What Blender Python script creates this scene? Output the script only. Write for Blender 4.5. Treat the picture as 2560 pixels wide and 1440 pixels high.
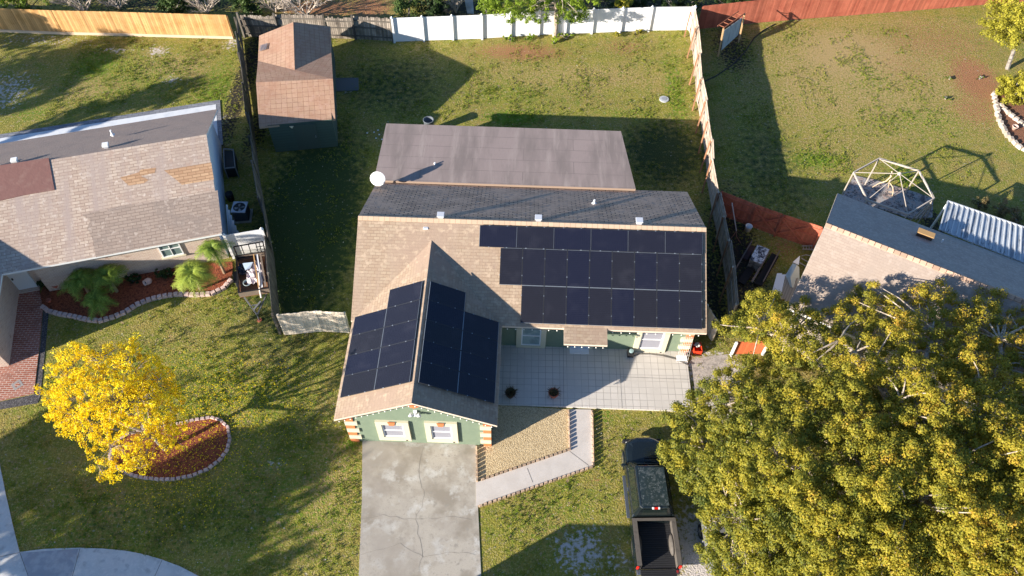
import bpy, math, random
import numpy as np
from mathutils import Vector, Matrix
random.seed(7); rng = np.random.default_rng(7)
D = bpy.data; SC = bpy.context.scene
for o in list(D.objects): D.objects.remove(o)
COL = SC.collection

# ------------------------------------------------------------------ camera, sky, sun, exposure
TILT, ROLL, CAMH, FPX = .6341, .0228, 32.3124, 1931.68
fwd = np.array([0, math.sin(TILT), -math.cos(TILT)]); upv = np.array([0, math.cos(TILT), math.sin(TILT)]); rgt = np.array([1., 0, 0])
CR = rgt*math.cos(ROLL)+upv*math.sin(ROLL); CU = -rgt*math.sin(ROLL)+upv*math.cos(ROLL)
cam = D.objects.new('camera', D.cameras.new('camera')); COL.objects.link(cam)
cam.data.sensor_width = 36; cam.data.lens = 36*FPX/2560; cam.data.clip_end = 3000; cam.data.clip_start = .5
cam.matrix_world = Matrix(((CR[0], CU[0], -fwd[0], 0), (CR[1], CU[1], -fwd[1], 0), (CR[2], CU[2], -fwd[2], CAMH), (0, 0, 0, 1)))
SC.camera = cam
SUN_AZ, SUN_EL = 31.0, 17.6      # direction in which shadows fall, height of the sun
w = D.worlds.new('World'); SC.world = w; w.use_nodes = True
nt = w.node_tree; bg = nt.nodes['Background']; sky = nt.nodes.new('ShaderNodeTexSky'); sky.sky_type = 'NISHITA'; sky.sun_disc = False; sky.ozone_density = 5.0; sky.dust_density = .4; sky.air_density = 1.0
sdir = Vector((-math.cos(math.radians(SUN_AZ))*math.cos(math.radians(SUN_EL)), -math.sin(math.radians(SUN_AZ))*math.cos(math.radians(SUN_EL)), math.sin(math.radians(SUN_EL))))
sky.sun_elevation = math.radians(SUN_EL); sky.sun_rotation = math.atan2(sdir.x, sdir.y)
nt.links.new(sky.outputs[0], bg.inputs[0]); bg.inputs[1].default_value = .085
sl = D.lights.new('sun', 'SUN'); sl.energy = 5.0; sl.angle = math.radians(.5); sl.color = (1, .91, .79)
so = D.objects.new('sun', sl); COL.objects.link(so); so.rotation_euler = sdir.to_track_quat('Z', 'Y').to_euler(); so.location = (-30, -20, 40)
SC.view_settings.view_transform = 'Standard'; SC.view_settings.look = 'None'; SC.view_settings.exposure = 1.28; SC.view_settings.gamma = 1
SC.cycles.max_bounces = 6; SC.cycles.diffuse_bounces = 3; SC.cycles.transparent_max_bounces = 8

# ------------------------------------------------------------------ geometry of the place (world metres)
def at(x, y, z=0.):
    d = fwd*FPX + CR*(x-1280) - CU*(y-720); p = np.array([0, 0, CAMH]) + d*((z-CAMH)/d[2]); return Vector((p[0], p[1], z))
PSI, HX, HY = -.0149, -7.3947, 24.4118
def H(u, w_, z=0.):               # the green house's own axes: u along the ridge, w towards the street
    c, s = math.cos(PSI), math.sin(PSI); return Vector((HX+u*c+w_*s, HY+u*s-w_*c, z))
def onw(px, py, w_):              # hit of a sight line with a wall plane of the green house -> u, z
    d = fwd*FPX + CR*(px-1280) - CU*(py-720); n = np.array(H(0, 1)-H(0, 0)); P = np.array(H(0, w_)); C0 = np.array([0, 0, CAMH])
    k = ((P-C0)@n)/(d@n); q = C0+d*k; ux = np.array(H(1, 0)-H(0, 0)); return float((q-np.array(H(0, 0)))@ux), float(q[2])

# ------------------------------------------------------------------ materials
MATS = {}
def mat(name, col, rough=.85, var=(), brick=None, tone=0, bump=None, metal=0, trans=0, spec=.3, coat=0, attr=None):
    if name in MATS: return MATS[name]
    m = D.materials.new(name); m.use_nodes = True; t = m.node_tree; N = t.nodes; L = t.links; b = N['Principled BSDF']
    b.inputs['Roughness'].default_value = rough; b.inputs['Metallic'].default_value = metal; b.inputs['Specular IOR Level'].default_value = spec
    b.inputs['Coat Weight'].default_value = coat
    geo = N.new('ShaderNodeNewGeometry'); uv = N.new('ShaderNodeUVMap'); uv.uv_map = 'uv'
    def rgb(c): n = N.new('ShaderNodeRGB'); n.outputs[0].default_value = (*c[:3], 1); return n.outputs[0]
    def noise(scale, det=4, src=None, stretch=None):
        n = N.new('ShaderNodeTexNoise'); n.inputs['Scale'].default_value = scale; n.inputs['Detail'].default_value = det; n.inputs['Roughness'].default_value = .6
        s = src or geo.outputs['Position']
        if stretch:
            mp = N.new('ShaderNodeMapping'); mp.inputs['Scale'].default_value = stretch; L.new(uv.outputs[0], mp.inputs[0]); s = mp.outputs[0]
        L.new(s, n.inputs['Vector']); return n.outputs['Fac']
    def mix(f, a, c, mode='MIX'):
        n = N.new('ShaderNodeMix'); n.data_type = 'RGBA'; n.blend_type = mode
        if isinstance(f, float): n.inputs[0].default_value = f
        else: L.new(f, n.inputs[0])
        L.new(a, n.inputs[6]); L.new(c, n.inputs[7]); return n.outputs[2]
    def mr(f, a, c, lo=0, hi=1):
        n = N.new('ShaderNodeMapRange'); n.inputs[1].default_value = a; n.inputs[2].default_value = c; n.inputs[3].default_value = lo; n.inputs[4].default_value = hi; L.new(f, n.inputs[0]); return n.outputs[0]
    c = rgb(col); height = None
    if brick:
        br = N.new('ShaderNodeTexBrick'); br.inputs['Scale'].default_value = 1; br.inputs['Brick Width'].default_value = brick['w']; br.inputs['Row Height'].default_value = brick['h']
        br.inputs['Mortar Size'].default_value = brick.get('m', .01); br.inputs['Mortar Smooth'].default_value = .2; br.offset = brick.get('off', .5); br.squash = 1; br.inputs['Bias'].default_value = brick.get('bias', 0)
        L.new(uv.outputs[0], br.inputs['Vector']); L.new(c, br.inputs['Color1']); br.inputs['Color2'].default_value = (*brick['c2'], 1); br.inputs['Mortar'].default_value = (*brick['mc'], 1)
        c = br.outputs['Color']; height = br.outputs['Fac']
    for v in var:                  # (scale, lo, hi, colour, [uv stretch])
        f = noise(v[0], 5, None, v[4] if len(v) > 4 else None); f = mr(f, v[1], v[2]); c = mix(f, c, rgb(v[3]))
    if attr:                       # painted patches of ground cover and of shade: (channel attribute, colour, noise scale)
        for an, ac, sc_, *am in attr:
            a = N.new('ShaderNodeAttribute'); a.attribute_name = an
            ad = N.new('ShaderNodeMath'); ad.operation = 'ADD'; L.new(a.outputs['Fac'], ad.inputs[0]); am_ = am[0] if am else .55; L.new(mr(noise(sc_, 6), .3, .7, -am_, am_), ad.inputs[1])
            c = mix(mr(ad.outputs[0], .38, .72), c, rgb(ac))
    if tone:
        a = N.new('ShaderNodeAttribute'); a.attribute_name = 'tone'; g = N.new('ShaderNodeCombineColor')
        s = mr(a.outputs['Fac'], 0, 1, 1-tone, 1+tone)
        for k in range(3): L.new(s, g.inputs[k])
        c = mix(1.0, c, g.outputs[0], 'MULTIPLY')
    L.new(c, b.inputs['Base Color'])
    if bump or height:
        bp = N.new('ShaderNodeBump'); bp.inputs['Distance'].default_value = bump[2] if bump and len(bump) > 2 else .02
        if height:
            bp.invert = True; bp.inputs['Strength'].default_value = brick.get('b', .5); bp.inputs['Distance'].default_value = .01; L.new(height, bp.inputs['Height']); last = bp
            if bump:
                bq = N.new('ShaderNodeBump'); bq.inputs['Strength'].default_value = bump[1]; bq.inputs['Distance'].default_value = .01
                L.new(noise(bump[0]), bq.inputs['Height']); L.new(bp.outputs[0], bq.inputs['Normal']); last = bq
            L.new(last.outputs[0], b.inputs['Normal'])
        else:
            bp.inputs['Strength'].default_value = bump[1]; L.new(noise(bump[0], 6), bp.inputs['Height']); L.new(bp.outputs[0], b.inputs['Normal'])
    if trans:
        tr = N.new('ShaderNodeBsdfTranslucent'); L.new(c, tr.inputs[0]); ms = N.new('ShaderNodeMixShader'); ms.inputs[0].default_value = trans
        L.new(b.outputs[0], ms.inputs[1]); L.new(tr.outputs[0], ms.inputs[2]); L.new(ms.outputs[0], N['Material Output'].inputs[0])
    MATS[name] = m; return m

def leafmat(name, stops, trans=.3):
    m = D.materials.new(name); m.use_nodes = True; t = m.node_tree; N = t.nodes; L = t.links; b = N['Principled BSDF']; b.inputs['Roughness'].default_value = .6; b.inputs['Specular IOR Level'].default_value = .25
    a = N.new('ShaderNodeAttribute'); a.attribute_name = 'tone'; r = N.new('ShaderNodeValToRGB'); L.new(a.outputs['Fac'], r.inputs[0])
    while len(r.color_ramp.elements) < len(stops): r.color_ramp.elements.new(.5)
    for e, (p, c) in zip(r.color_ramp.elements, stops): e.position = p; e.color = (*c, 1)
    L.new(r.outputs[0], b.inputs['Base Color'])
    tr = N.new('ShaderNodeBsdfTranslucent'); L.new(r.outputs[0], tr.inputs[0]); ms = N.new('ShaderNodeMixShader'); ms.inputs[0].default_value = trans
    L.new(b.outputs[0], ms.inputs[1]); L.new(tr.outputs[0], ms.inputs[2]); L.new(ms.outputs[0], N['Material Output'].inputs[0]); return m

# ------------------------------------------------------------------ mesh building
def link(o, parent=None):
    COL.objects.link(o)
    if parent: o.parent = parent
    return o
def props(o, label=None, cat=None, group=None, kind=None):
    if label: o['label'] = label
    if cat: o['category'] = cat
    if group: o['group'] = group
    if kind: o['kind'] = kind
    return o
def thing(name, label, cat, loc=(0, 0, 0), group=None):
    o = link(D.objects.new(name, None)); o.location = loc; o.empty_display_size = .2; return props(o, label, cat, group)
class MB:
    def __init__(s): s.v = []; s.f = []; s.t = []; s.sm = False
    def face(s, pts, tone=.5):
        i = len(s.v); s.v += [tuple(p) for p in pts]; s.f.append(tuple(range(i, i+len(pts)))); s.t.append(tone); return s
    def slab(s, pts, th, tone=.5, dirv=(0, 0, -1)):      # polygon seen counter-clockwise from above, thickened
        pts = [Vector(p) for p in pts]; nrm = Vector((0, 0, 0))
        for k in range(len(pts)): nrm += (pts[k]-pts[0]).cross(pts[(k+1) % len(pts)]-pts[0])
        if nrm.dot(Vector(dirv)) > 0: pts.reverse()
        lo = [p+Vector(dirv)*th for p in pts]; s.face(pts, tone); s.face(lo[::-1], tone)
        for k in range(len(pts)): a, b_ = k, (k+1) % len(pts); s.face([lo[a], lo[b_], pts[b_], pts[a]], tone)
        return s
    def box(s, c, size, rz=0, tone=.5, R=None):
        M_ = R if R else Matrix.Rotation(rz, 3, 'Z'); hx, hy, hz = [q/2 for q in size]; c = Vector(c)
        P = [c+M_@Vector((x*hx, y*hy, z*hz)) for z in (-1, 1) for y in (-1, 1) for x in (-1, 1)]; i = len(s.v); s.v += [tuple(p) for p in P]
        for q in ((0, 2, 3, 1), (4, 5, 7, 6), (0, 1, 5, 4), (2, 6, 7, 3), (0, 4, 6, 2), (1, 3, 7, 5)): s.f.append(tuple(i+k for k in q)); s.t.append(tone)
        return s
    def beam(s, a, b_, w_, h_, tone=.5, up=(0, 0, 1)):
        a, b_ = Vector(a), Vector(b_); d = b_-a; l = d.length; x = d/l; u = Vector(up)
        if abs(x.dot(u)) > .95: u = Vector((0, 1, 0))
        y = u.cross(x).normalized(); z = x.cross(y); R = Matrix((x, y, z)).transposed(); return s.box((a+b_)/2, (l, w_, h_), tone=tone, R=R)
    def tube(s, path, radii, n=8, tone=.5, cap=True):
        path = [Vector(p) for p in path]
        if not hasattr(radii, '__len__'): radii = [radii]*len(path)
        i0 = len(s.v); up = Vector((0, 0, 1))
        for k, p in enumerate(path):
            d = (path[min(k+1, len(path)-1)]-path[max(k-1, 0)]).normalized()
            if abs(d.dot(up)) > .99: up = Vector((1, 0, 0))
            x = d.cross(up).normalized(); y = d.cross(x)
            for j in range(n): a = 2*math.pi*j/n; s.v.append(tuple(p+(x*math.cos(a)+y*math.sin(a))*radii[k]))
            up = (x.cross(d)).normalized()
        for k in range(len(path)-1):
            for j in range(n):
                a = i0+k*n+j; b_ = i0+k*n+(j+1) % n; s.f.append((a, b_, b_+n, a+n)); s.t.append(tone)
        if cap:
            s.f.append(tuple(i0+j for j in range(n))[::-1]); s.t.append(tone); e = i0+(len(path)-1)*n; s.f.append(tuple(e+j for j in range(n))); s.t.append(tone)
        return s
    def lathe(s, c, prof, n=16, tone=.5, R=None):
        c = Vector(c); i0 = len(s.v); R = R or Matrix.Identity(3)
        for r, z in prof:
            for j in range(n): a = 2*math.pi*j/n; s.v.append(tuple(c+R@Vector((r*math.cos(a), r*math.sin(a), z))))
        for k in range(len(prof)-1):
            for j in range(n): a = i0+k*n+j; b_ = i0+k*n+(j+1) % n; s.f.append((a, b_, b_+n, a+n)); s.t.append(tone)
        s.f.append(tuple(i0+j for j in range(n))[::-1]); s.t.append(tone); e = i0+(len(prof)-1)*n; s.f.append(tuple(e+j for j in range(n))); s.t.append(tone)
        return s
    def blob(s, c, r, seed=0, n=10, m=7, tone=.5, amp=.15):
        rr = random.Random(seed); i0 = len(s.v); c = Vector(c)
        for a in range(m+1):
            th = math.pi*a/m
            for b_ in range(n):
                ph = 2*math.pi*b_/n; k = 1+rr.uniform(-amp, amp) if 0 < a < m else 1
                s.v.append((c.x+r[0]*k*math.sin(th)*math.cos(ph), c.y+r[1]*k*math.sin(th)*math.sin(ph), c.z+r[2]*k*math.cos(th)))
        for a in range(m):
            for b_ in range(n): p = i0+a*n+b_; q = i0+a*n+(b_+1) % n; s.f.append((p, p+n, q+n, q)); s.t.append(tone)
        return s
    def build(s, name, m, parent=None, smooth=False, bevel=0, origin=None, label=None):
        me = D.meshes.new(name); og = Vector(origin) if origin is not None else (parent_origin(parent) if parent else Vector((0, 0, 0)))
        me.from_pydata([tuple(Vector(p)-og) for p in s.v], [], s.f); me.update()
        P = np.array(s.v); uvl = me.uv_layers.new(name='uv'); uvs = np.zeros((len(me.loops), 2)); li = 0
        for f_ in s.f:
            q = P[list(f_)]; n_ = np.zeros(3)
            for k in range(len(q)): n_ += np.cross(q[k]-q[0], q[(k+1) % len(q)]-q[0])
            l = np.linalg.norm(n_); n_ = n_/l if l > 1e-12 else np.array([0, 0, 1.])
            if abs(n_[2]) > .999: u = np.array([1., 0, 0])
            else: u = np.cross([0, 0, 1.], n_); u /= np.linalg.norm(u)
            v_ = np.cross(n_, u); uvs[li:li+len(f_), 0] = q@u; uvs[li:li+len(f_), 1] = q@v_; li += len(f_)
        uvl.data.foreach_set('uv', uvs.ravel())
        me.attributes.new('tone', 'FLOAT', 'FACE').data.foreach_set('value', s.t)
        if smooth: me.polygons.foreach_set('use_smooth', [True]*len(me.polygons))
        me.materials.append(m); o = D.objects.new(name, me); link(o, parent)
        if not parent: o.location = og
        if bevel: bv = o.modifiers.new('bevel', 'BEVEL'); bv.width = bevel; bv.segments = 2; bv.limit_method = 'ANGLE'
        if label: o['label'] = label
        return o
def parent_origin(p):
    v = Vector(p.location); 
    while p.parent: p = p.parent; v += Vector(p.location)
    return v
def quads(name, m, C_, A_, B_, tone, parent=None, origin=None, tri=False):   # many small leaf faces: centre, two half axes
    n = len(C_); og = np.array(origin if origin is not None else (parent_origin(parent) if parent else (0, 0, 0)))
    V = np.stack([C_-A_, C_-B_, C_+A_, C_+B_], 1) - og
    me = D.meshes.new(name); me.vertices.add(n*4); me.vertices.foreach_set('co', V.reshape(-1)); me.loops.add(n*4); me.loops.foreach_set('vertex_index', np.arange(n*4, dtype=np.int32))
    me.polygons.add(n); me.polygons.foreach_set('loop_start', np.arange(0, n*4, 4, dtype=np.int32)); me.polygons.foreach_set('loop_total', np.full(n, 4, dtype=np.int32))
    me.update(calc_edges=True); me.attributes.new('tone', 'FLOAT', 'FACE').data.foreach_set('value', np.clip(tone, 0, 1).astype(np.float32))
    me.materials.append(m); o = D.objects.new(name, me); link(o, parent)
    if not parent: o.location = Vector(og)
    return o
def unit(n): d = rng.normal(size=(n, 3)); return d/np.linalg.norm(d, axis=1)[:, None]
def tufts(cent, rad, k, size, ctone, spread=.15, flat=.8, shell=.5, up=.5):    # clusters of leaves
    n = len(cent); d = unit(n*k); r = (shell+(1-shell)*rng.random(n*k))[:, None]*np.repeat(rad, k)[:, None]
    P = np.repeat(cent, k, 0)+d*r*np.array([1, 1, flat]); nm = d+unit(n*k)*.7+np.array([0, 0, up]); nm /= np.linalg.norm(nm, axis=1)[:, None]
    a = np.cross(nm, unit(n*k)); a /= np.linalg.norm(a, axis=1)[:, None]; b_ = np.cross(nm, a); s = size*(.6+.8*rng.random(n*k))[:, None]
    return P, a*s, b_*s*.6, np.repeat(ctone, k)+rng.normal(0, spread, n*k)
def copy_tree(o, parent=None):
    c = o.copy(); COL.objects.link(c); c.parent = parent
    for ch in list(o.children): copy_tree(ch, c)
    return c
def sheet(name, pts, z, m, kind='structure', th=.03, **k):
    return props(MB().slab([Vector((p[0], p[1], z)) for p in pts], th).build(name, m), kind=kind, **k)
def pxs(*pts, z=0): return [at(x, y, z) for x, y in pts]
def stripe(path, a, b_):   # cumulative resample
    return path

# ------------------------------------------------------------------ materials of the place
GR = mat('grass_ground', (.245, .225, .030), .95,
    var=[(.5, .40, .62, (.285, .21, .058)), (1.7, .45, .66, (.15, .18, .016)), (4, .52, .66, (.14, .17, .016)), (8, .52, .64, (.38, .32, .085)), (10, .555, .66, (.10, .12, .02)), (4, .58, .68, (.36, .26, .14)), (15, .57, .66, (.42, .36, .18))],
    attr=[('dry', (.40, .285, .12), 7), ('lush', (.125, .205, .012), 6), ('red', (.33, .155, .075), 9), ('shade_paint', (.032, .055, .013), 3, .22), ('sand', (.55, .50, .46), 5), ('dark', (.032, .028, .02), 6)], bump=(13, .9, .09))
CONC = mat('old_concrete', (.46, .415, .345), .9, var=[(.45, .46, .58, (.29, .25, .195)), (1.3, .54, .66, (.56, .54, .49)), (4, .58, .70, (.30, .275, .23)), (12, .60, .70, (.28, .255, .215)), (.25, .50, .66, (.36, .32, .27)), (60, .45, .8, (.30, .28, .25))], bump=(40, .3, .01))
WALK = mat('pale_walk', (.60, .55, .50), .9, var=[(1.3, .4, .7, (.52, .47, .42)), (30, .5, .7, (.50, .46, .41))], bump=(50, .2, .008))
SIDEW = mat('sidewalk_concrete', (.62, .61, .58), .9, var=[(1.1, .4, .65, (.52, .52, .50)), (12, .5, .7, (.68, .66, .62)), (3, .56, .68, (.42, .42, .41))], bump=(40, .25, .01))
TILE = mat('patio_tile', (.62, .575, .52), .75, brick=dict(w=.34, h=.34, m=.010, mc=(.30, .27, .24), c2=(.57, .53, .475), off=0, b=.3), var=[(.8, .45, .7, (.54, .50, .45))])
BRICKP = mat('brick_paving', (.36, .13, .08), .9, brick=dict(w=.30, h=.11, m=.012, mc=(.55, .45, .40), c2=(.28, .10, .065), b=.4), var=[(1.5, .5, .7, (.24, .10, .07))])
GRAV = mat('gravel_bed', (.62, .47, .26), .95, var=[(14, .45, .6, (.40, .28, .14)), (30, .5, .62, (.75, .64, .44)), (45, .55, .66, (.20, .13, .06))], bump=(22, 1.0, .06))
MULCH = mat('red_mulch', (.30, .085, .040), .95, var=[(10, .45, .6, (.10, .025, .016)), (20, .52, .64, (.42, .14, .06)), (26, .55, .66, (.06, .02, .012))], bump=(20, 1.0, .06))
SHING = mat('tan_shingle', (.40, .31, .22), .92, brick=dict(w=.29, h=.15, m=.009, mc=(.26, .18, .125), c2=(.34, .245, .17), b=.6), var=[(.35, .45, .62, (.345, .25, .185)), (3.2, .54, .66, (.46, .35, .25)), (2.1, .58, .68, (.31, .225, .165)), (.9, .5, .7, (.36, .27, .20), (3, .25, 1))], bump=(60, .3))
SHINGL = mat('pale_shingle', (.53, .43, .34), .92, brick=dict(w=.42, h=.17, m=.014, mc=(.27, .19, .15), c2=(.40, .30, .235), b=.7), var=[(.35, .45, .7, (.37, .285, .235)), (4, .56, .68, (.58, .49, .41)), (2.2, .58, .68, (.40, .29, .23)), (.5, .48, .66, (.38, .30, .26), (2.5, .3, 1))], bump=(60, .3))
SHINGO = mat('orange_shingle', (.52, .335, .20), .92, brick=dict(w=.42, h=.17, m=.018, mc=(.30, .18, .10), c2=(.40, .24, .14), b=.7))
SHINGB = mat('back_shingle', (.66, .47, .34), .92, brick=dict(w=.42, h=.17, m=.026, mc=(.09, .08, .075), c2=(.42, .30, .22), b=1.0), var=[(.8, .45, .65, (.50, .36, .27)), (4, .56, .66, (.26, .23, .21))], bump=(20, .6))  # dark course lines paint in the shadows between shingle rows
SHINGR = mat('right_shingle', (.42, .335, .27), .92, brick=dict(w=.30, h=.14, m=.007, mc=(.31, .235, .19), c2=(.37, .29, .235), b=.4), var=[(.5, .45, .7, (.36, .29, .24)), (3, .54, .68, (.44, .36, .30))])
ROLLR = mat('rolled_roofing', (.33, .26, .235), .92, brick=dict(w=5.5, h=.95, m=.012, mc=(.18, .145, .13), c2=(.315, .25, .225), b=.4), var=[(.6, .44, .66, (.235, .19, .17), (1.6, .35, 1)), (.8, .52, .7, (.38, .31, .275), (2.5, .3, 1)), (5, .55, .75, (.26, .21, .19), (4, .4, 1))], bump=(60, .3))
SHEDR = mat('shed_shingle', (.42, .27, .185), .92, brick=dict(w=.31, h=.30, m=.010, mc=(.21, .11, .07), c2=(.37, .235, .155), off=0, b=.5), var=[(.9, .45, .68, (.34, .19, .125)), (4, .52, .66, (.40, .25, .18))])
GREEN = mat('sage_stucco', (.185, .235, .165), .9, var=[(3, .45, .7, (.165, .215, .150))], bump=(70, .25))
SHEDG = mat('shed_green_boards', (.050, .085, .075), .8, brick=dict(w=20, h=.2, m=.012, mc=(.03, .05, .045), c2=(.045, .078, .070)))
CREAM = mat('cream_trim', (.60, .55, .40), .8); ORANGE = mat('orange_trim', (.60, .19, .07), .8); WHITE = mat('white_paint', (.80, .80, .79), .5)
SOFF = mat('fascia_cream', (.66, .55, .44), .8); TANF = mat('brown_fascia', (.34, .25, .19), .8)
GLASS = mat('window_glass', (.05, .07, .08), .08, spec=.8); BLIND = mat('window_blind', (.33, .33, .37), .5, brick=dict(w=9, h=.07, m=.014, mc=(.20, .20, .24), c2=(.31, .31, .35), b=.2))
BLACK = mat('black_plastic', (.02, .02, .022), .5); DKMET = mat('dark_metal', (.03, .03, .033), .4, metal=.3); STEEL = mat('grey_steel', (.45, .46, .47), .4, metal=.7)
WBR = mat('pale_brick', (.60, .45, .35), .9, brick=dict(w=.22, h=.075, m=.012, mc=(.62, .55, .48), c2=(.50, .34, .26), b=.5), var=[(2.2, .6, .75, (.35, .22, .17))])
WHITEW_SKY = mat('white_wall_sky_tint', (.60, .66, .72), .8)  # white wall, blue skylight of its shaded side put into the colour
def wood(name, col, dark, tone=.22): return mat(name, col, .9, tone=tone, var=[(1.2, .45, .7, dark), (14, .5, .75, dark, (6, .5, 1))], bump=(40, .3, .01))
WPINE = wood('new_pine_fence', (.60, .35, .145), (.46, .25, .085)); WGREY = wood('weathered_fence', (.50, .41, .33), (.34, .26, .20)); WDARK = wood('dark_aged_fence', (.17, .15, .125), (.07, .06, .05), .35)
WRED = wood('red_stained_fence', (.44, .135, .08), (.33, .085, .05)); WWASH = wood('whitewashed_fence', (.80, .69, .56), (.66, .55, .43)); WBRN = wood('brown_lumber', (.30, .15, .08), (.18, .09, .05))
VINYL = mat('white_vinyl', (.82, .82, .82), .45, var=[(.8, .55, .75, (.74, .75, .76))])
PINKST = mat('pink_block', (.56, .42, .38), .9, tone=.14, var=[(9, .5, .7, (.45, .33, .30))]); TANST = mat('tan_edging', (.50, .36, .25), .9, tone=.2, var=[(14, .5, .7, (.36, .25, .17))]); GREYST = mat('grey_stone', (.50, .42, .34), .9, tone=.2, var=[(9, .5, .7, (.36, .3, .25))])
BARK = mat('pale_bark', (.46, .38, .30), .9, var=[(6, .45, .65, (.20, .16, .12))], bump=(20, .5)); BARKD = mat('grey_bark', (.30, .27, .24), .9, var=[(5, .45, .6, (.14, .12, .10))], bump=(20, .6)); TWIG = mat('dry_twig', (.50, .42, .34), .9)
TERRA = mat('terracotta', (.42, .13, .08), .85); CARDK = None

# ------------------------------------------------------------------ ground: one sheet to the horizon with painted cover and shade patches
def axis(lo, hi, st, far): 
    a = np.arange(lo, hi, st); e = [10, 30, 80, 200, 500, 1000]; return np.concatenate([[lo-q for q in e[::-1]], a, [hi+q for q in e]])
gx = axis(-32, 34, .2, 0); gy = axis(4, 58, .2, 0); XX, YY = np.meshgrid(gx, gy); nx, ny = len(gx), len(gy)
me = D.meshes.new('lawn'); V = np.stack([XX.ravel(), YY.ravel(), np.zeros(nx*ny)], 1); me.vertices.add(nx*ny); me.vertices.foreach_set('co', V.ravel())
ii = (np.arange(ny-1)[:, None]*nx+np.arange(nx-1)[None, :]).ravel(); F = np.stack([ii, ii+1, ii+nx+1, ii+nx], 1).astype(np.int32)
me.loops.add(F.size); me.loops.foreach_set('vertex_index', F.ravel()); me.polygons.add(len(F)); me.polygons.foreach_set('loop_start', np.arange(0, F.size, 4, dtype=np.int32)); me.polygons.foreach_set('loop_total', np.full(len(F), 4, dtype=np.int32)); me.update(calc_edges=True)
def patch(ch, px, py, rx, ry, s=1.0):
    c = at(px, py); ex = (at(px+rx, py)-c).length; ey = (at(px, py-ry)-c).length; return ch, c.x, c.y, ex, ey, s
PATCH = [patch('lush', 480, 980, 420, 130, .42), patch('lush', 700, 1250, 300, 200, .38), patch('lush', 300, 1300, 300, 120, .40), patch('lush', 330, 190, 260, 90, .40), patch('lush', 1380, 1280, 160, 140, .34), patch('lush', 1280, 240, 200, 60, .34), patch('dry', 2180, 190, 340, 150, .58), patch('dry', 2080, 300, 120, 120, .4), patch('red', 2330, 100, 170, 60, .5), patch('red', 2260, 160, 90, 60, .38), patch('dry', 1450, 190, 300, 40, .5), patch('dry', 1500, 200, 90, 30, .4), patch('red', 1300, 130, 120, 22, .75), patch('red', 1560, 120, 60, 22, .5), patch('lush', 1690, 230, 30, 110, .6), patch('lush', 1280, 295, 80, 18, .8), patch('lush', 1560, 285, 100, 14, .4), patch('dry', 1050, 130, 60, 60, .35),
    patch('dry', 2130, 140, 160, 70, .9), patch('dry', 1990, 200, 60, 120, .6), patch('dry', 2200, 60, 350, 26, .45), patch('lush', 2180, 190, 60, 40, .4), patch('lush', 2040, 400, 70, 24, .7), patch('red', 2440, 200, 60, 60, .9), patch('red', 2440, 275, 70, 40, .6), patch('lush', 2300, 300, 120, 40, .4), patch('dry', 2150, 250, 60, 18, .5), patch('lush', 2260, 440, 40, 30, .6),
    patch('sand', 20, 230, 60, 45, .5), patch('sand', 90, 100, 130, 12, .35), patch('sand', 395, 128, 28, 12, .6), patch('sand', 290, 126, 40, 7, .5), patch('sand', 430, 200, 22, 10, .5), patch('dry', 430, 165, 90, 30, .6), patch('dry', 210, 225, 60, 25, .6), patch('lush', 240, 160, 70, 40, .7), patch('lush', 540, 230, 70, 80, .6), patch('lush', 80, 280, 60, 25, .5), patch('sand', 580, 108, 18, 16, .6), patch('sand', 560, 300, 14, 16, .5),
    patch('shade_paint', 770, 560, 150, 260, .95), patch('shade_paint', 980, 210, 170, 90, .6), patch('shade_paint', 1850, 520, 60, 40, .6), patch('shade_paint', 1660, 380, 120, 90, .8), patch('shade_paint', 1930, 420, 130, 150, .55), patch('shade_paint', 420, 1300, 380, 110, .45), patch('sand', 870, 230, 14, 5, .4), patch('dark', 610, 200, 26, 160, .9), patch('dark', 640, 330, 30, 60, .7),  # shade painted into the grass colour where shadows fall
    patch('sand', 1450, 1380, 60, 55, .66), patch('sand', 1490, 1330, 30, 20, .4), patch('sand', 1530, 1400, 50, 40, .4), patch('red', 1490, 1200, 24, 12, .4), patch('sand', 1740, 1390, 60, 110, .95), patch('dry', 1310, 1250, 60, 16, .4), patch('dry', 1500, 1100, 60, 50, .4), patch('lush', 1500, 1040, 40, 16, .6),
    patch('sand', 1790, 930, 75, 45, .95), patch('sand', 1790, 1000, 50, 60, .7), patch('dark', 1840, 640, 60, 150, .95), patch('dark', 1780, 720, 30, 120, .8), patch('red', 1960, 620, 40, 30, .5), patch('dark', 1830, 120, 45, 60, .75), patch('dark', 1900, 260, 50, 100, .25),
    patch('lush', 620, 760, 120, 50, .35), patch('dry', 430, 845, 14, 10, .6), patch('dry', 580, 895, 30, 14, .4), patch('dry', 830, 1200, 60, 200, .45), patch('lush', 200, 1360, 60, 60, .3), patch('lush', 880, 1110, 24, 14, .8), patch('sand', 690, 1160, 20, 12, .4), patch('sand', 700, 1290, 20, 14, .3), patch('dry', 640, 1150, 80, 30, .3), patch('red', 800, 20, 120, 24, .9), patch('red', 920, 20, 60, 30, .9),
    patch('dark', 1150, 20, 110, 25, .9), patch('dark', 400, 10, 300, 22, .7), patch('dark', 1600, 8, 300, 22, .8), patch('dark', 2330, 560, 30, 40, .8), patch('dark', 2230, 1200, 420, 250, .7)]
for ch in ('dry', 'lush', 'red', 'shade_paint', 'sand', 'dark'):
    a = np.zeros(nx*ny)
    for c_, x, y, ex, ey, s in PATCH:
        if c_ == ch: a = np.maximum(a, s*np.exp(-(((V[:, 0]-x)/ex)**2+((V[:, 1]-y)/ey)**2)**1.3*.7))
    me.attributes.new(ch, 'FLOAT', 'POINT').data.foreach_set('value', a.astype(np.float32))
me.materials.append(GR); props(link(D.objects.new('lawn', me)), kind='structure')

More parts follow.
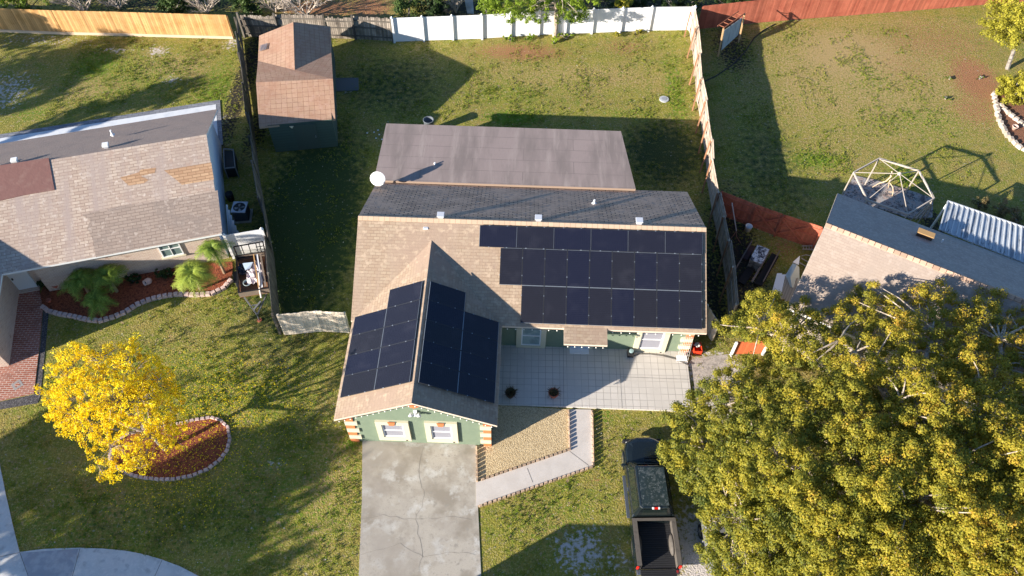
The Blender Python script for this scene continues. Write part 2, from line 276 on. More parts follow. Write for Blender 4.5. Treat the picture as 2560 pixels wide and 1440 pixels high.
# paved things: real slabs standing a little proud of the lawn
sheet('driveway', pxs((906, 1098), (1190, 1104), (1193, 1190), (1195, 1270), (1203, 1440), (1212, 1640), (880, 1640), (897, 1440), (905, 1250)), .03, CONC, th=.1)
crk = MB()
for pth in ([(905, 1300), (960, 1288), (1040, 1300), (1120, 1292), (1196, 1300)], [(900, 1385), (1000, 1360), (1060, 1395), (1130, 1380), (1200, 1385)], [(1060, 1110), (1048, 1180), (1062, 1240), (1040, 1300), (1056, 1380), (1045, 1440)]):
    P_ = []
    for a_, b2 in zip(pth[:-1], pth[1:]):
        for k in range(5): f_ = k/5; P_.append(at(a_[0]+(b2[0]-a_[0])*f_+random.uniform(-3, 3), a_[1]+(b2[1]-a_[1])*f_+random.uniform(-3, 3), .034))
    for a_, b2 in zip(P_[:-1], P_[1:]):
        n_ = (b2-a_).cross(Vector((0, 0, 1))).normalized()*random.uniform(.003, .007); crk.face([a_-n_, b2-n_, b2+n_, a_+n_])
props(crk.build('driveway_cracks', mat('crack_dirt', (.22, .20, .17), .95)), kind='structure')
sheet('patio', [H(6.77, 4.1), H(16.06, 4.1), H(16.06, 7.36), H(6.77, 7.36)], .10, TILE, th=.14)
pj = MB()
for u in (10.04, 12.76):
    pj.slab([H(u-.008, 4.12, .104), H(u+.008, 4.12, .104), H(u+.008, 7.34, .104), H(u-.008, 7.34, .104)], .003)
pj.slab([H(12.78, 5.66-.008, .105), H(16.04, 5.66-.008, .105), H(16.04, 5.66+.008, .105), H(12.78, 5.66+.008, .105)], .003)
props(pj.build('patio_joints', mat('joint_dark', (.22, .20, .18), .9)), kind='structure')
GP = pxs((1252, 1019), (1419, 1024), (1421, 1126), (1196, 1200), (1190, 1116), (1228, 1114)); sheet('gravel_bed', [H(6.77, 7.37)]+GP[1:4]+[GP[4], H(6.3, 9.42), H(6.77, 9.42)], .035, GRAV)
sheet('front_walk', pxs((1424, 1024), (1478, 1025), (1481, 1166), (1190, 1266), (1190, 1207), (1423, 1128)), .045, WALK, th=.1)
wj = MB(); 
for a_, b2 in (((1424, 1128), (1472, 1164)), ((1318, 1170), (1332, 1206))):
    a_, b2 = at(*a_, .049), at(*b2, .049); n_ = (b2-a_).cross(Vector((0, 0, 1))).normalized()*.012; wj.face([a_-n_, b2-n_, b2+n_, a_+n_])
props(wj.build('walk_joints', MATS['joint_dark']), kind='structure')
BED1 = [(106, 763), (122, 775), (152, 783), (190, 790), (222, 797), (250, 800), (285, 790), (312, 779), (345, 758), (378, 745), (410, 738), (445, 733), (490, 735), (530, 732), (560, 718), (578, 698), (583, 672)]
sheet('mulch_bed', [at(*p) for p in BED1]+pxs((581, 655), (440, 664), (290, 692), (110, 716), (100, 740)), .04, MULCH)
BED2c = [(790, 1230), (900, 1275), (1000, 1295), (1100, 1305), (1230, 1305), (1380, 1275), (1500, 1225), (1600, 1150), (1660, 1070), (1685, 980), (1668, 880), (1610, 822), (1530, 800), (1400, 820), (1300, 845), (1150, 866), (1000, 890), (830, 950), (730, 1030), (700, 1130)]
BED2 = [(60+x/3.272, 800+y/3.272) for x, y in BED2c]; sheet('tree_mulch', [at(*p) for p in BED2], .04, MULCH)
sheet('brick_path', pxs((44, 722), (97, 712), (108, 773), (98, 880), (86, 984), (0, 1003), (-90, 1020), (-90, 930), (25, 915)), .05, BRICKP, th=.1)
dm = MB(); 
for k, (r, mm) in enumerate(((.34, 0), )): pass
dc = at(43, 962, .054); 
MB().slab([dc+Vector((.3, 0, 0)), dc+Vector((0, .3, 0)), dc+Vector((-.3, 0, 0)), dc+Vector((0, -.3, 0))], .01).build('path_inlay', mat('inlay_grey', (.30, .28, .27), .9))['kind'] = 'structure'
dc = dc+Vector((0, 0, .004)); MB().slab([dc+Vector((.15, 0, 0)), dc+Vector((0, .15, 0)), dc+Vector((-.15, 0, 0)), dc+Vector((0, -.15, 0))], .01).build('path_inlay_centre', BRICKP)['kind'] = 'structure'
DKG = mat('dark_gravel', (.075, .07, .075), .95, var=[(16, .5, .62, (.20, .19, .19)), (30, .52, .66, (.03, .03, .03))], bump=(25, 1, .05))
sheet('path_gravel_strip', pxs((109, 776), (122, 780), (113, 880), (101, 992), (94, 1008), (0, 1024), (-90, 1040), (-90, 1022), (0, 1005), (88, 986), (100, 880)), .02, DKG)
CURV = [(49.6, 1380.5), (110, 1373), (155, 1371), (198, 1370), (257, 1372), (312, 1377), (360, 1386), (404, 1399), (452, 1417), (496, 1440), (560, 1480), (620, 1540), (660, 1640)]
sheet('sidewalk', pxs((-140, 1000), (-20, 1100), (0, 1162), (16.5, 1243), (38.5, 1338), *CURV, (-300, 1640), (-300, 1000)), .035, SIDEW, th=.1)
sj = MB()
for a_, b2 in (((49.6, 1381), (0, 1392)), ((49.6, 1381), (72, 1445)), ((200, 1371), (178, 1450)), ((405, 1400), (378, 1460)), ((0, 1392), (-60, 1402))):
    a_, b2 = at(*a_, .039), at(*b2, .039); n_ = (b2-a_).cross(Vector((0, 0, 1))).normalized()*.012; sj.face([a_-n_, b2-n_, b2+n_, a_+n_])
props(sj.build('sidewalk_joints', MATS['joint_dark']), kind='structure')
props(MB().slab(pxs((52, 1382), (196, 1372), (176, 1448), (73, 1448), z=.039), .004).build('sidewalk_stain', mat('stained_concrete', (.36, .36, .38), .9, var=[(3, .45, .6, (.46, .46, .46))])), kind='structure')
sheet('gazebo_slab', pxs((2134, 440), (2190, 452), (2235, 466), (2275, 478), (2332, 497), (2330, 545), (2275, 548), (2105, 492)), .06, mat('debris_concrete', (.34, .31, .29), .9, var=[(2.5, .48, .56, (.12, .10, .10)), (5, .5, .6, (.42, .31, .26)), (9, .55, .62, (.06, .055, .05))]), th=.1)
sheet('side_concrete', pxs((1727, 900), (1765, 892), (1830, 885), (1830, 900), (1800, 980), (1740, 1000)), .02, mat('pitted_concrete', (.47, .41, .36), .95, var=[(4, .48, .6, (.33, .29, .26)), (14, .55, .65, (.22, .19, .17))], bump=(20, .6, .03)))
sheet('shed_ramp', pxs((838, 196), (896, 196), (897, 227), (842, 229)), .05, mat('ramp_grey', (.12, .13, .13), .9), th=.1)
sheet('road', [Vector((-300, -40, 0)), Vector((300, -40, 0)), Vector((300, 2, 0)), Vector((-300, 2, 0))], .012, mat('asphalt', (.05, .05, .05), .9, bump=(30, .3)))
sheet('garden_path', pxs((1150, -60), (1178, -60), (1185, 36), (1168, 34)), .02, CONC)

# ------------------------------------------------------------------ the green house
ZR, TP, EB, EF, UL = 4.6, math.tan(.468), 4.53, 4.47, 16.54
ZE = ZR-EF*TP; ZB = ZR-EB*TP; GU, GE, GFW = 3.55, 3.49, 9.56; ZG = ZE+GE*TP; WG = (ZR-ZG)/TP
hs = thing('green_house', 'sage green house with tan shingle roof, gabled front wing and grey flat back roof', 'house', H(0, 0))
def roofpart(name, poly, m, parent=hs, th=.12, edge=SOFF):
    top = MB().face(poly); 
    n_ = (poly[1]-poly[0]).cross(poly[2]-poly[0])
    if n_.z < 0: top = MB().face(poly[::-1])
    o = top.build(name, m, parent)
    b_ = MB().slab([p-Vector((0, 0, .004)) for p in poly], th); b_.f.pop(0); b_.t.pop(0); b_.build('fascia', edge, o); return o
roofpart('front_roof', [H(0, 0, ZR), H(UL, 0, ZR), H(UL, EF, ZE), H(0, EF, ZE)], SHING)
roofpart('back_roof', [H(0, 0, ZR), H(0, -EB, ZB), H(UL, -EB, ZB), H(UL, 0, ZR)], SHINGB)
roofpart('flat_roof', [H(-.12, -4.33, 2.60), H(-.12, -9.1, 2.30), H(13.25, -9.1, 2.30), H(13.75, -4.33, 2.60)], ROLLR, th=.15, edge=TANF)
roofpart('wing_roof_left', [H(GU, WG, ZG), H(GU-GE, EF+.02, ZE), H(GU-GE, GFW, ZE), H(GU, GFW, ZG)], SHING)
roofpart('wing_roof_right', [H(GU, WG, ZG), H(GU, GFW, ZG), H(GU+GE, GFW, ZE), H(GU+GE, EF+.02, ZE)], SHING)
CAP = mat('ridge_cap', (.56, .41, .28), .92, brick=dict(w=.26, h=3, m=.012, mc=(.36, .26, .18), c2=(.50, .36, .25), b=.5))
c_ = MB(); c_.slab([H(0, -.14, ZR-.05), H(0, 0, ZR+.03), H(UL, 0, ZR+.03), H(UL, -.14, ZR-.05)], .02); c_.slab([H(0, 0, ZR+.03), H(0, .17, ZR-.06), H(UL, .17, ZR-.06), H(UL, 0, ZR+.03)], .02); c_.build('ridge_cap', CAP, hs)
c_ = MB(); c_.slab([H(GU-.15, WG+.1, ZG-.052), H(GU, WG-.1, ZG+.028), H(GU, GFW+.01, ZG+.028), H(GU-.15, GFW+.01, ZG-.052)], .02); c_.slab([H(GU, WG-.1, ZG+.028), H(GU+.15, WG+.1, ZG-.052), H(GU+.15, GFW+.01, ZG-.052), H(GU, GFW+.01, ZG+.028)], .02); c_.build('ridge_cap', SHING, hs)
PO = [onw(1404, 826, EF), ]
roofpart('porch_roof', [H(9.92, EF-.3, ZE+.08), H(9.92, 5.25, ZE-.12), H(11.92, 5.25, ZE-.12), H(11.92, EF-.3, ZE+.08)], SHING, edge=SOFF)
# walls
def wallpoly(b_, pts): b_.face(pts)
wl = MB(); u0, u1_, w0, w1_ = .40, 16.12, -4.15, 4.10; zt = ZE+.05
def gab(u): return ZR-.16
wl.face([H(6.75, w1_, 0), H(u1_, w1_, 0), H(u1_, w1_, 2.4), H(6.75, w1_, 2.4)])
for u in (u0, u1_): wl.face([H(u, w1_, 0), H(u, w0, 0), H(u, w0, 2.42), H(u, 0, ZR-.15), H(u, w1_, 2.42)])
wl.face([H(u0, w0, 0), H(u1_, w0, 0), H(u1_, w0, 2.42), H(u0, w0, 2.42)])
wl.build('wall', GREEN, hs)
wb = MB(); wb.face([H(.2, -8.8, 0), H(13.0, -8.8, 0), H(13.0, -8.8, 2.2), H(.2, -8.8, 2.2)])
for u in (.2, 13.0): wb.face([H(u, -4.16, 0), H(u, -8.8, 0), H(u, -8.8, 2.2), H(u, -4.16, 2.4)])
wb.build('back_wall', GREEN, hs)
wg = MB(); gl, gr, gw = .50, 6.75, 9.40
wg.face([H(gl, gw, 0), H(gr, gw, 0), H(gr, gw, ZE+.12), H(GU, gw, ZG-.14), H(gl, gw, ZE+.12)])
for u in (gl, gr): wg.face([H(u, gw, 0), H(u, 4.10, 0), H(u, 4.10, ZE+.12), H(u, gw, ZE+.12)])
wg.build('wing_wall', GREEN, hs)
def rect_on(w_, u0, u1, z0, z1, d, name, m, parent, bev=0):
    b_ = MB(); b_.slab([H(u0, w_, z0), H(u1, w_, z0), H(u1, w_, z1), H(u0, w_, z1)], d, dirv=tuple(H(0, 1)-H(0, 0))); return b_.build(name, m, parent, bevel=bev)
def surround(w_, u0, u1, z0, z1, parent, bar=True, blind=True):
    t_ = .27; q = hs
    sr = MB(); dv = tuple(H(0, 1)-H(0, 0)); E_ = .11
    for a, b_, c, d in ((u0, u1, z1-t_, z1), (u0, u1, z0, z0+t_*1.15), (u0, u0+t_*.9, z0+t_*1.15, z1-t_), (u1-t_*.9, u1, z0+t_*1.15, z1-t_)): sr.slab([H(a, w_, c), H(b_, w_, c), H(b_, w_, d), H(a, w_, d)], E_, dirv=dv)
    s_ = sr.build('window_surround', CREAM, hs)
    um = (u0+u1)/2; ks = MB().slab([H(um-.16, w_+.11, z1+.03), H(um+.16, w_+.11, z1+.03), H(um+.10, w_+.11, z1-.25), H(um-.10, w_+.11, z1-.25)], .04, dirv=dv); ks.build('keystone', ORANGE, s_)
    a, b_, c, d = u0+t_*.9, u1-t_*.9, z0+t_*1.15, z1-t_
    fr = MB(); k = .06
    for e in ((a, b_, d-k, d), (a, b_, c, c+k), (a, a+k, c+k, d-k), (b_-k, b_, c+k, d-k), (a+k, b_-k, (c+d)/2-.02, (c+d)/2+.025)): fr.slab([H(e[0], w_, e[2]), H(e[1], w_, e[2]), H(e[1], w_, e[3]), H(e[0], w_, e[3])], .06, dirv=dv)
    f_ = fr.build('window', WHITE, hs); rect_on(w_+.004, a+k, b_-k, c+k, d-k, .02, 'pane', BLIND if blind else mat('pale_curtain_glass', (.34, .42, .40), .25, spec=.6, var=[(2, .45, .6, (.22, .30, .30))]), f_)
    bx = MB().box(H(u1-.2, w_+.115, z0+.1), (.07, .03, .07)); bx.build('switch_box', DKMET, s_)
a, b_ = onw(938.1, 1049, gw), onw(1030, 1097.5, gw); surround(gw, a[0]-.02, b_[0], b_[1], a[1], hs)
WINS = [(a[0], b_[0], b_[1], a[1])]
a, b_ = onw(1060.5, 1052.2, gw), onw(1147, 1102.5, gw); surround(gw, a[0], b_[0], b_[1], a[1]+.02, hs)
a, b_ = onw(1290.5, 818, 4.10), onw(1362.5, 870.5, 4.10); surround(4.10, a[0]+.02, b_[0], b_[1], 2.2, hs, blind=False)
a, b_ = onw(1594, 828, 4.10), onw(1657, 879, 4.10); surround(4.10, a[0]-.02, b_[0]+.06, b_[1], 2.2, hs)
# door under the porch roof
dl, dr = onw(1424, 870, 4.10)[0], onw(1472, 870, 4.10)[0]
d_ = rect_on(4.10, dl, dr, .13, 2.15, .05, 'door', mat('pale_blue_door', (.48, .56, .62), .5), hs); rect_on(4.15, dl+.06, dr-.06, .42, .56, .012, 'door_slot', BLACK, d_); MB().lathe(H(dr-.1, 4.2, 1.05), [(.03, -.02), (.03, .03)], 8).build('handle', STEEL, d_)
for a, b_ in ((dl-.16, dl), (dr, dr+.2)): rect_on(4.10, a, b_, .1, 2.2, .08, 'door_trim', CREAM, hs)
rect_on(4.10, dl, dr, .1, .13, .35, 'door_step', WHITE, hs)
# quoins
def quoin(u0, u1, w_, zs, wide):
    for k, (za, zb) in enumerate(zs):
        m = ORANGE if k % 2 == 0 else CREAM; ex = 0 if k % 2 == 0 else wide
        lo_, hi_ = (u0, u1+ex) if wide > 0 else (u0+ex, u1)
        rect_on(w_, lo_, hi_, za, zb, .05 if k % 2 == 0 else .075, 'quoin', m, hs)
def qz(n, z0, z1): h_ = (z1-z0)/n; return [(z1-(k+1)*h_+.003, z1-k*h_) for k in range(n)]
quoin(gl-.06, gl+.32, gw, qz(7, 0, 2.35), .16); quoin(gr-.32, gr+.02, gw, qz(7, 0, 2.35), -.14); quoin(u1_-.34, u1_+.02, w1_, qz(7, .1, 2.3), -.2)
b_ = MB()
for k in range(7):
    z1 = 2.35-k*.3357
    if k % 2 == 0: b_.box(H(gl-.03, gw-.12, z1-.168), (.05, .3, .33), PSI)
b_.build('quoin', ORANGE, hs)
dn = H(GU+.02, gw, ZG-.46); b_ = MB().slab([dn+(H(1, 0)-H(0, 0))*x+Vector((0, 0, z)) for x, z in ((-.3, 0), (0, -.2), (.3, 0), (0, .2))], .06, dirv=tuple(H(0, 1)-H(0, 0))); b_.build('gable_diamond', ORANGE, hs)
fl = thing('floodlight', 'white twin-headed floodlight on the green gable above the two garage windows', 'light', H(GU+.05, gw+.05, ZG-.95))
p_ = H(GU+.05, gw+.05, ZG-.95); MB().box(p_, (.16, .08, .16), PSI).build('base', WHITE, fl)
for s_ in (-1, 1): MB().lathe(p_+Vector((s_*.17, -.12, -.05)), [(.03, -.1), (.1, .06), (.1, .08)], 12, R=Matrix.Rotation(math.radians(100), 3, 'X')).build('lamp_head', WHITE, fl, smooth=True)
MB().lathe(p_+Vector((0, -.1, -.08)), [(.08, -.05), (.09, .02), (.04, .07)], 12).build('sensor', WHITE, fl, smooth=True)
# roof vents (sheet-metal boxes near the ridge, elbows and pipes)
VM = mat('vent_metal', (.62, .64, .68), .5, metal=.2)
def vent(px, py, z, label, kind):
    p = at(px, py, z); t = thing('roof_vent', label, 'vent', p, 'vents on the green house roof')
    if kind == 'box': 
        b_ = MB(); b_.box(p+Vector((0, 0, -.14)), (.24, .24, .34), PSI); b_.build('stem', VM, t); MB().box(p+Vector((0, 0, .1)), (.34, .32, .06), PSI).build('cap', VM, t, bevel=.01)
    elif kind == 'elbow': MB().box(p, (.26, .26, .2), PSI).build('hood', VM, t, bevel=.03); MB().slab([p+Vector(q) for q in ((-.25, -.25, -.2), (.25, -.25, -.2), (.25, .25, .05), (-.25, .25, .05))], .02).build('flashing', VM, t)
    else: MB().lathe(p, [(.05, -.25), (.05, .1), (.04, .1)], 10).build('pipe', WHITE, t, smooth=True); MB().lathe(p+Vector((0, 0, -.14)), [(.13, -.02), (.06, .06)], 10).build('boot', VM, t)
for px, l in ((1102, 'leftmost of the three square vents behind the ridge'), (1346, 'middle one of the three square vents behind the ridge'), (1598, 'rightmost of the three square vents behind the ridge')): vent(px, 540+(px-1102)*.028, ZR+.05, 'pale metal roof vent, '+l, 'box')
vent(1065, 570, ZR-.28, 'grey hooded vent on the tan slope just left of the top solar row', 'elbow')
vent(1023, 601, ZR-.62, 'small white pipe on the tan slope above the valley', 'pipe'); vent(1486, 503, ZR-1.1, 'small white pipe on the dark back slope', 'pipe'); vent(1087, 410, 2.55, 'small pipe standing on the grey flat roof', 'pipe')
# satellite dish on its mast
db = at(953, 474, 2.36); dt = thing('satellite_dish', 'white satellite dish on a tripod mast at the left end of the flat roof', 'satellite dish', db)
dc = db+Vector((-.05, 0, .88)); m_ = MB(); m_.tube([db, dc], .028, 8)
for a in (-.35, -.15): m_.tube([db+Vector((a, -.05, -.05)), db+Vector((-.03, 0, .6))], .014, 6)
m_.build('mast', WHITE, dt); ax = Vector((.02, -.90, .42)).normalized(); R_ = ax.to_track_quat('Z', 'Y').to_matrix()
MB().lathe(dc+ax*.05, [(.01, 0), (.2, .02), (.30, .05), (.40, .095), (.395, .105), (.29, .065), (.18, .035), (.005, .03)], 28, R=R_).build('dish', WHITE, dt, smooth=True)
ft = dc+ax*.52+Vector((0, 0, -.18)); f_ = MB().tube([dc-Vector((0, 0, .3)), ft], .015, 6); f_.box(ft, (.12, .12, .16)); f_.build('feed_arm', WHITE, dt)

# ------------------------------------------------------------------ solar panels
PA, PB = 1.735, 1.04
def solar_mat():
    m = D.materials.new('solar_cells'); m.use_nodes = True; t = m.node_tree; N = t.nodes; L = t.links; b = N['Principled BSDF']
    b.inputs['Roughness'].default_value = .30; b.inputs['Specular IOR Level'].default_value = .24
    tc = N.new('ShaderNodeTexCoord'); oi = N.new('ShaderNodeObjectInfo')
    def wave(ax, sc, th):
        s = N.new('ShaderNodeSeparateXYZ'); L.new(tc.outputs['Object'], s.inputs[0]); mu = N.new('ShaderNodeMath'); mu.operation = 'MULTIPLY'; mu.inputs[1].default_value = 1/sc; L.new(s.outputs[ax], mu.inputs[0])
        fr = N.new('ShaderNodeMath'); fr.operation = 'FRACT'; L.new(mu.outputs[0], fr.inputs[0]); lt = N.new('ShaderNodeMath'); lt.operation = 'LESS_THAN'; lt.inputs[1].default_value = th; L.new(fr.outputs[0], lt.inputs[0]); return lt.outputs[0]
    w1 = wave(1, .0433, .22); w2 = wave(0, .0868, .06); mx = N.new('ShaderNodeMath'); mx.operation = 'MAXIMUM'; L.new(w1, mx.inputs[0]); L.new(w2, mx.inputs[1])
    r = N.new('ShaderNodeValToRGB'); r.color_ramp.elements[0].color = (.004, .006, .020, 1); r.color_ramp.elements[1].color = (.011, .011, .014, 1); L.new(oi.outputs['Random'], r.inputs[0])
    mi = N.new('ShaderNodeMix'); mi.data_type = 'RGBA'; L.new(mx.outputs[0], mi.inputs[0]); L.new(r.outputs[0], mi.inputs[6]); mi.inputs[7].default_value = (.035, .037, .055, 1)
    no = N.new('ShaderNodeTexNoise'); no.inputs['Scale'].default_value = 1.6; g = N.new('ShaderNodeNewGeometry'); L.new(g.outputs['Position'], no.inputs['Vector'])
    m2 = N.new('ShaderNodeMapRange'); m2.inputs[1].default_value = .55; m2.inputs[2].default_value = .8; m2.inputs[3].default_value = 0; m2.inputs[4].default_value = .035; L.new(no.outputs['Fac'], m2.inputs[0])
    m3 = N.new('ShaderNodeMix'); m3.data_type = 'RGBA'; L.new(m2.outputs[0], m3.inputs[0]); L.new(mi.outputs[2], m3.inputs[6]); m3.inputs[7].default_value = (.25, .25, .30, 1)
    L.new(m3.outputs[2], b.inputs['Base Color']); return m
SOL = solar_mat(); RAIL = mat('rail_aluminium', (.30, .34, .39), .4, metal=.4)
pp = thing('solar_panel', 'x', 'solar panel', (0, 0, 0), 'black solar panels on the green house roof')
fm = MB(); hx, hy = PA/2, PB/2
for s_ in (-1, 1): fm.box((0, s_*(hy-.008), 0), (PA, .016, .036)); 
for s_ in (-1, 1): fm.box((s_*(hx-.008), 0, 0), (.016, PB-.032, .036))
fm.build('frame', mat('dark_frame', (.045, .048, .056), .45, metal=.3), pp, origin=(0, 0, 0)); MB().box((0, 0, .006), (PA-.034, PB-.034, .02)).build('cells', SOL, pp, origin=(0, 0, 0))
for s_ in (-1, 1): MB().box((s_*(hx+.006), 0, -.004), (.014, PB-.03, .03)).build('edge_rail', RAIL, pp, origin=(0, 0, 0))
cl = MB()
for s_ in (-1, 1):
    for x in (-.42, .42): cl.box((x, s_*(hy+.002), .012), (.05, .03, .03))
cl.build('clamp', RAIL, pp, origin=(0, 0, 0))
first = [True]
def panel(c, x, y, label):        # centre, long-axis direction, short-axis direction
    o = pp if first[0] else copy_tree(pp); first[0] = False; z = x.cross(y).normalized(); 
    if z.z < 0: y = -y; z = -z
    M_ = Matrix((x, y, z)).transposed().to_4x4(); M_.translation = c+z*.10; o.matrix_world = M_; o['label'] = label
ORD = ['first', 'second', 'third', 'fourth', 'fifth', 'sixth', 'seventh', 'eighth', 'ninth']
dS = (H(0, math.cos(.468), -math.sin(.468))-H(0, 0, 0)); dU = H(1, 0)-H(0, 0); RX = 16.30
def roofpt(u, s): return H(u, s*math.cos(.468), ZR-s*math.sin(.468))
s0 = .2585
for k in range(6): panel(roofpt(RX+.03-(5-k+.5)*(PA+.017), s0+PB/2), dU, dS, 'black solar panel lying lengthwise in the top row under the ridge, %s from the left' % ORD[k])
s1 = s0+PB+.03
for k in range(9): panel(roofpt(RX-(8-k+.5)*(PB+.012), s1+PA/2), dS, dU, 'upright black solar panel in the middle row of the long slope, %s from the left' % ORD[k])
s2 = s1+PA+.035
for k in range(8): panel(roofpt(RX-(7-k+.5)*(PB+.012), s2+PA/2), dS, dU, 'upright black solar panel in the bottom row of the long slope, %s from the left' % ORD[k])
cp, sp = math.cos(.468), math.sin(.468)
for side in (-1, 1):
    dG = (dU*side*cp+Vector((0, 0, -sp))).normalized(); dW = H(0, 1)-H(0, 0)
    for col_, (sA, n_, nm) in enumerate(((.17, 5, 'beside the wing ridge'), (.17+PA+.035, 4, 'along the wing eave'))):
        for k in range(n_):
            w_ = 8.60-(n_-1-k+.5)*(PB+.012); s_ = sA+PA/2
            panel(H(GU, w_, ZG)+dG*s_, dG, dW, 'solar panel on the %s wing slope, %s, %s from the street' % ('sunny left' if side < 0 else 'shaded right', nm, ORD[n_-1-k]))
# string of little lights along the eaves
BULB = mat('bulb_glass', (.85, .83, .75), .3)
def lights(name, a, b_, n, label):
    t = thing('light_string', label, 'string lights', a)
    w_ = MB().tube([a, b_], .008, 5); w_.build('cable', DKMET, t); q = MB()
    for k in range(n): p = a.lerp(b_, (k+.5)/n)+Vector((0, 0, -.05)); MB().blob(p, (.03, .03, .042), k, 8, 5, amp=0).build('bulb', BULB, t, smooth=True)
lights('l', H(GU-GE+.1, GFW+.02, ZE-.12), H(GU, GFW+.02, ZG-.12), 13, 'string of small white bulbs along the left rake of the front gable')
lights('l', H(GU, GFW+.02, ZG-.12), H(GU+GE-.1, GFW+.02, ZE-.12), 13, 'string of small white bulbs along the right rake of the front gable')
lights('l', H(7.1, EF+.02, ZE-.15), H(9.8, EF+.02, ZE-.15), 7, 'string of small white bulbs on the eave left of the porch roof')
lights('l', H(12.0, EF+.02, ZE-.15), H(16.4, EF+.02, ZE-.15), 11, 'string of small white bulbs on the eave right of the porch roof')
lights('l', H(9.95, 5.27, ZE-.27), H(11.9, 5.27, ZE-.27), 6, 'string of small white bulbs on the edge of the porch roof')

# ------------------------------------------------------------------ neighbour on the left: pale shingle roof, brick walls
LR0, LR1 = at(-260, 463, 4.3), at(516, 336, 4.3); LR1.z = LR0.z = 4.3
ld = (LR1-LR0).normalized(); ln = Vector((ld.y, -ld.x, 0)); LH = 5.36; LE = 2.42     # ln points to the street
def LP(a, c, z): p = LR1+ld*a+ln*c; return Vector((p.x, p.y, z))
lh = thing('brick_house', 'pale brick house with long tan shingle gable roof beside the palm bed', 'house', LP(-6, 0, 0))
LL = -(LR1-LR0).length
roofpart('front_roof', [LP(LL, 0, 4.3), LP(0, 0, 4.3), LP(0, LH, LE), LP(LL, LH, LE)], SHINGL, lh, edge=WHITE)
bw = 0
bw, zb_ = 4.25, 2.42
roofpart('back_roof', [LP(LL, 0, 4.3), LP(LL, -bw, zb_), LP(.2, -bw, zb_), LP(0, 0, 4.3)], mat('grey_tan_shingle', (.31, .24, .205), .92, bump=(14, .8, .03), var=[(1.2, .45, .7, (.25, .20, .18)), (12, .5, .7, (.36, .30, .26))]), lh, edge=WHITE)
def onroofL(px, py, up=0.):      # hit of a sight line with the front slope of the brick house
    d = Vector(fwd*FPX + CR*(px-1280) - CU*(py-720)); n = (ln*(4.3-LE)/LH+Vector((0, 0, 1))).normalized(); C0 = Vector((0, 0, CAMH)); k = (LR1-C0).dot(n)/d.dot(n); return C0+d*k+n*up
PATM = [( [(300, 444), (347, 431), (352, 424), (390, 419), (388, 432), (352, 440), (372, 450), (360, 458), (322, 464)] ), ([(410, 426), (528, 406), (535, 449), (455, 462), (440, 449)])]
for q in PATM: MB().face([onroofL(x, y, .006) for x, y in q]).build('replaced_shingles', SHINGO, lh)
SHW = mat('weathered_shingle', (.37, .29, .235), .92, brick=dict(w=.42, h=.17, m=.014, mc=(.22, .165, .13), c2=(.31, .24, .195), b=.7), var=[(.8, .45, .66, (.27, .215, .18)), (4, .56, .68, (.44, .36, .30))], bump=(60, .3))
MB().face([onroofL(x, y, .007) for x, y in ((204, 536), (300, 516), (430, 497), (544, 476), (556, 580), (300, 631), (240, 643), (232, 600), (218, 570), (226, 552))]).build('weathered_shingles', SHW, lh)
TP_ = [(-60, 408), (0, 414), (122, 395), (137, 475), (60, 488), (0, 502), (-60, 512)]
tp = MB().slab([onroofL(x, y, .035) for x, y in TP_], .03); props(tp.build('roof_tarp', mat('brown_tarp', (.20, .10, .085), .7, var=[(2, .5, .7, (.24, .14, .115))], bump=(5, .3, .05)), origin=onroofL(60, 450)), 'brown tarp nailed over part of the brick house roof', 'tarp')
wl = MB(); wi = .45
wl.face([LP(-9.2, LH-wi, 0), LP(-.28, LH-wi, 0), LP(-.28, LH-wi, LE+.1), LP(-9.2, LH-wi, LE+.1)]); wl.face([LP(-9.2, LH-wi, 0), LP(-9.2, LH-wi-.5, 0), LP(-9.2, LH-wi-.5, LE+.1), LP(-9.2, LH-wi, LE+.1)])
wl.face([LP(LL, LH-.95, 0), LP(-9.2, LH-.95, 0), LP(-9.2, LH-.95, LE+.2), LP(LL, LH-.95, LE+.2)]); wl.build('brick_wall', WBR, lh)
sd = MB(); sd.face([LP(-.28, LH-wi-.01, 0), LP(-.28, -bw+.3, 0), LP(-.28, -bw+.3, zb_+.02), LP(-.28, 0, 4.15), LP(-.28, LH-wi-.01, LE+.05)]); sd.face([LP(-.29, -bw+.3, 0), LP(LL, -bw+.3, 0), LP(LL, -bw+.3, zb_), LP(-.29, -bw+.3, zb_)]); sd.build('side_wall', WHITEW_SKY, lh)
def onwL(px, py, off):
    d = Vector(fwd*FPX + CR*(px-1280) - CU*(py-720)); C0 = Vector((0, 0, CAMH)); P = LP(0, LH-off, 0); k = (P-C0).dot(ln)/d.dot(ln); q = C0+d*k; return (q-LR1).dot(ld), q.z
def winL(a0, a1, z0, z1, off, mull):
    f_ = MB(); o_ = LH-off
    for e in ((a0, a1, z1-.06, z1), (a0, a1, z0, z0+.06), (a0, a0+.06, z0+.06, z1-.06), (a1-.06, a1, z0+.06, z1-.06), (a0+.06, a1-.06, (z0+z1)/2-.02, (z0+z1)/2+.02)) + mull: f_.slab([LP(e[0], o_, e[2]), LP(e[1], o_, e[2]), LP(e[1], o_, e[3]), LP(e[0], o_, e[3])], .06, dirv=tuple(ln))
    f = f_.build('window', WHITE, lh); MB().slab([LP(a0+.06, o_+.01, z0+.06), LP(a1-.06, o_+.01, z0+.06), LP(a1-.06, o_+.01, z1-.06), LP(a0+.06, o_+.01, z1-.06)], .012, dirv=tuple(ln)).build('pane', mat('green_glass', (.16, .22, .21), .1, spec=.8), f)
    MB().slab([LP(a0-.08, o_, z0-.07), LP(a1+.08, o_, z0-.07), LP(a1+.08, o_, z0-.01), LP(a0-.08, o_, z0-.01)], .12, dirv=tuple(ln)).build('sill', CREAM, f)
